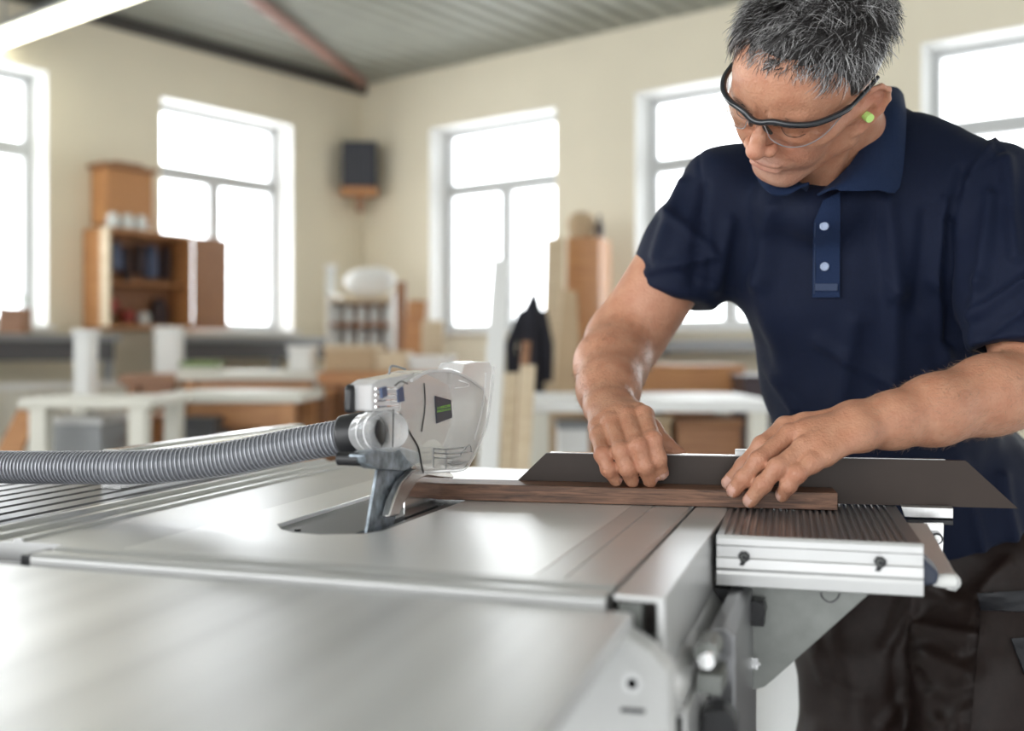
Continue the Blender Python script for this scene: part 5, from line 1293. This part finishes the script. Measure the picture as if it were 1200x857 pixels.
# coat
ct = Thing('hanging_coat', 'black coat hanging left of the cream plywood panel', 'coat', 598, 642, 6.2)
c_ = ct; g = MB(); z0, z1 = ct.h(520), ct.h(345)
g.tube([(0.03, 0, z1), (0.02, 0, z1 - .10), (0, 0, (z0 + z1) / 2), (-.01, 0, z0 + .05), (-.01, 0, z0)], [.02, .06, .09, .11, .10], 14); g.build('body', 'coat', ct.root, smooth=True)
for s_ in (-1, 1): g = MB(); g.tube([(.02 + s_ * .05, 0, z1 - .10), (s_ * .11, -.02, z1 - .30), (s_ * .11, -.02, z1 - .52)], [.035, .035, .03], 10); g.build('sleeve', 'coat', ct.root, smooth=True)
g = MB(); g.tube([(.03, .0, z1), (.03, .02, z1 + .03)], .008, 8); g.tube([(.03, .05, 0), (.03, .05, z1 + .03)], .015, 8); g.build('coat_stand', 'greyp', ct.root)
# shelf unit with pale jars in the corner
su = Thing('shelf_unit', 'white shelf unit crowded with pale jars near the corner', 'shelf', 380, 463, 8.0, RZ * .3); w_ = su.w / 2
zs = [su.h(q) for q in (405, 378, 349)]
su.part('frame', 'white', [(-w_, -w_ + .03, 0, .3, 0, zs[2] + .04), (w_ - .03, w_, 0, .3, 0, zs[2] + .04)])
su.part('back_panel', 'brown', [(-w_ + .031, w_ - .031, .281, .30, .1, zs[2] - .031)])
for k, z_ in enumerate(zs): su.part('shelf', 'pale' if k == 2 else 'brown', [(-w_ + .031, w_ - .031, 0, .279, z_ - .03, z_)])
su.part('bottom_cupboard', 'brown', [(-w_ + .031, w_ - .031, .01, .279, .02, zs[0] - .14)])
k = 0
for zi, z_ in enumerate(zs[:2]):
    for q in range(5):
        x = -w_ + .07 + q * (2 * w_ - .14) / 4; loc = (su.root.location.x + x, 8.12, z_ + .001); k += 1
        single('storage_jar', '%s pale jar on the %s shelf of the white shelf unit' % (('leftmost', 'second from left', 'middle', 'fourth from left', 'rightmost')[q], ('lower', 'upper')[zi]), 'jar', 'jar', lambda g: g.tube([(0, 0, 0), (0, 0, .09), (0, 0, .11), (0, 0, .13)], [.036, .038, .028, .028], 12), loc, group='jars on the %s shelf of the shelf unit' % ('lower', 'upper')[zi], smooth=True, bevel=0)
def blob(name, label, cat, m, loc, r3):
    n = Node(.05); c = np.array([0, 0, r3[2]]); n.add(EL(c, r3)); n.add(EL(c + np.array([r3[0] * .4, 0, r3[2] * .3]), np.array(r3) * .62)); n.add(EL(c + np.array([-r3[0] * .4, 0, r3[2] * .1]), np.array(r3) * .66))
    q, f = polymesh(n, .02); q[:, 2] = np.maximum(q[:, 2], 0); o = npmesh(name, q, f, [m]); o.location = loc; tag(o, label, cat); return o
blob('plastic_bag', 'crumpled white bag lying on top of the white shelf unit', 'bag', 'white', (su.root.location.x + .06, 8.15, zs[2] + .002), (.19, .10, .12))
boxt('white_tub', 'small white tub on top of the crumpled bag shelf, near the wall', 'tub', 'jar', 382, 392, 310, 349, 8.2, .06, lid='white', z=zs[2] + .002)
# wall heater in the corner
sp2 = empty('wall_speaker', rt(.17, -.20, 2.50), RZ + math.radians(42)); tag(sp2, 'dark blue black box mounted high on the wall in the corner', 'speaker')
bp('cabinet', 'darkbox', [(-.15, .15, -.11, .05, 0, .40)], sp2); g = MB()
for i in range(7): g.box(-.13 + i * .04, -.115 + i * .04, -.118, -.1101, .03, .37)
g.build('grille', 'case_dark', sp2); bp('wall_mount', 'orange', [(-.16, .16, -.12, .05, -.07, -.002)], sp2); bp('bracket_arm', 'brown', [(-.03, .03, .0, .10, -.20, -.071)], sp2)
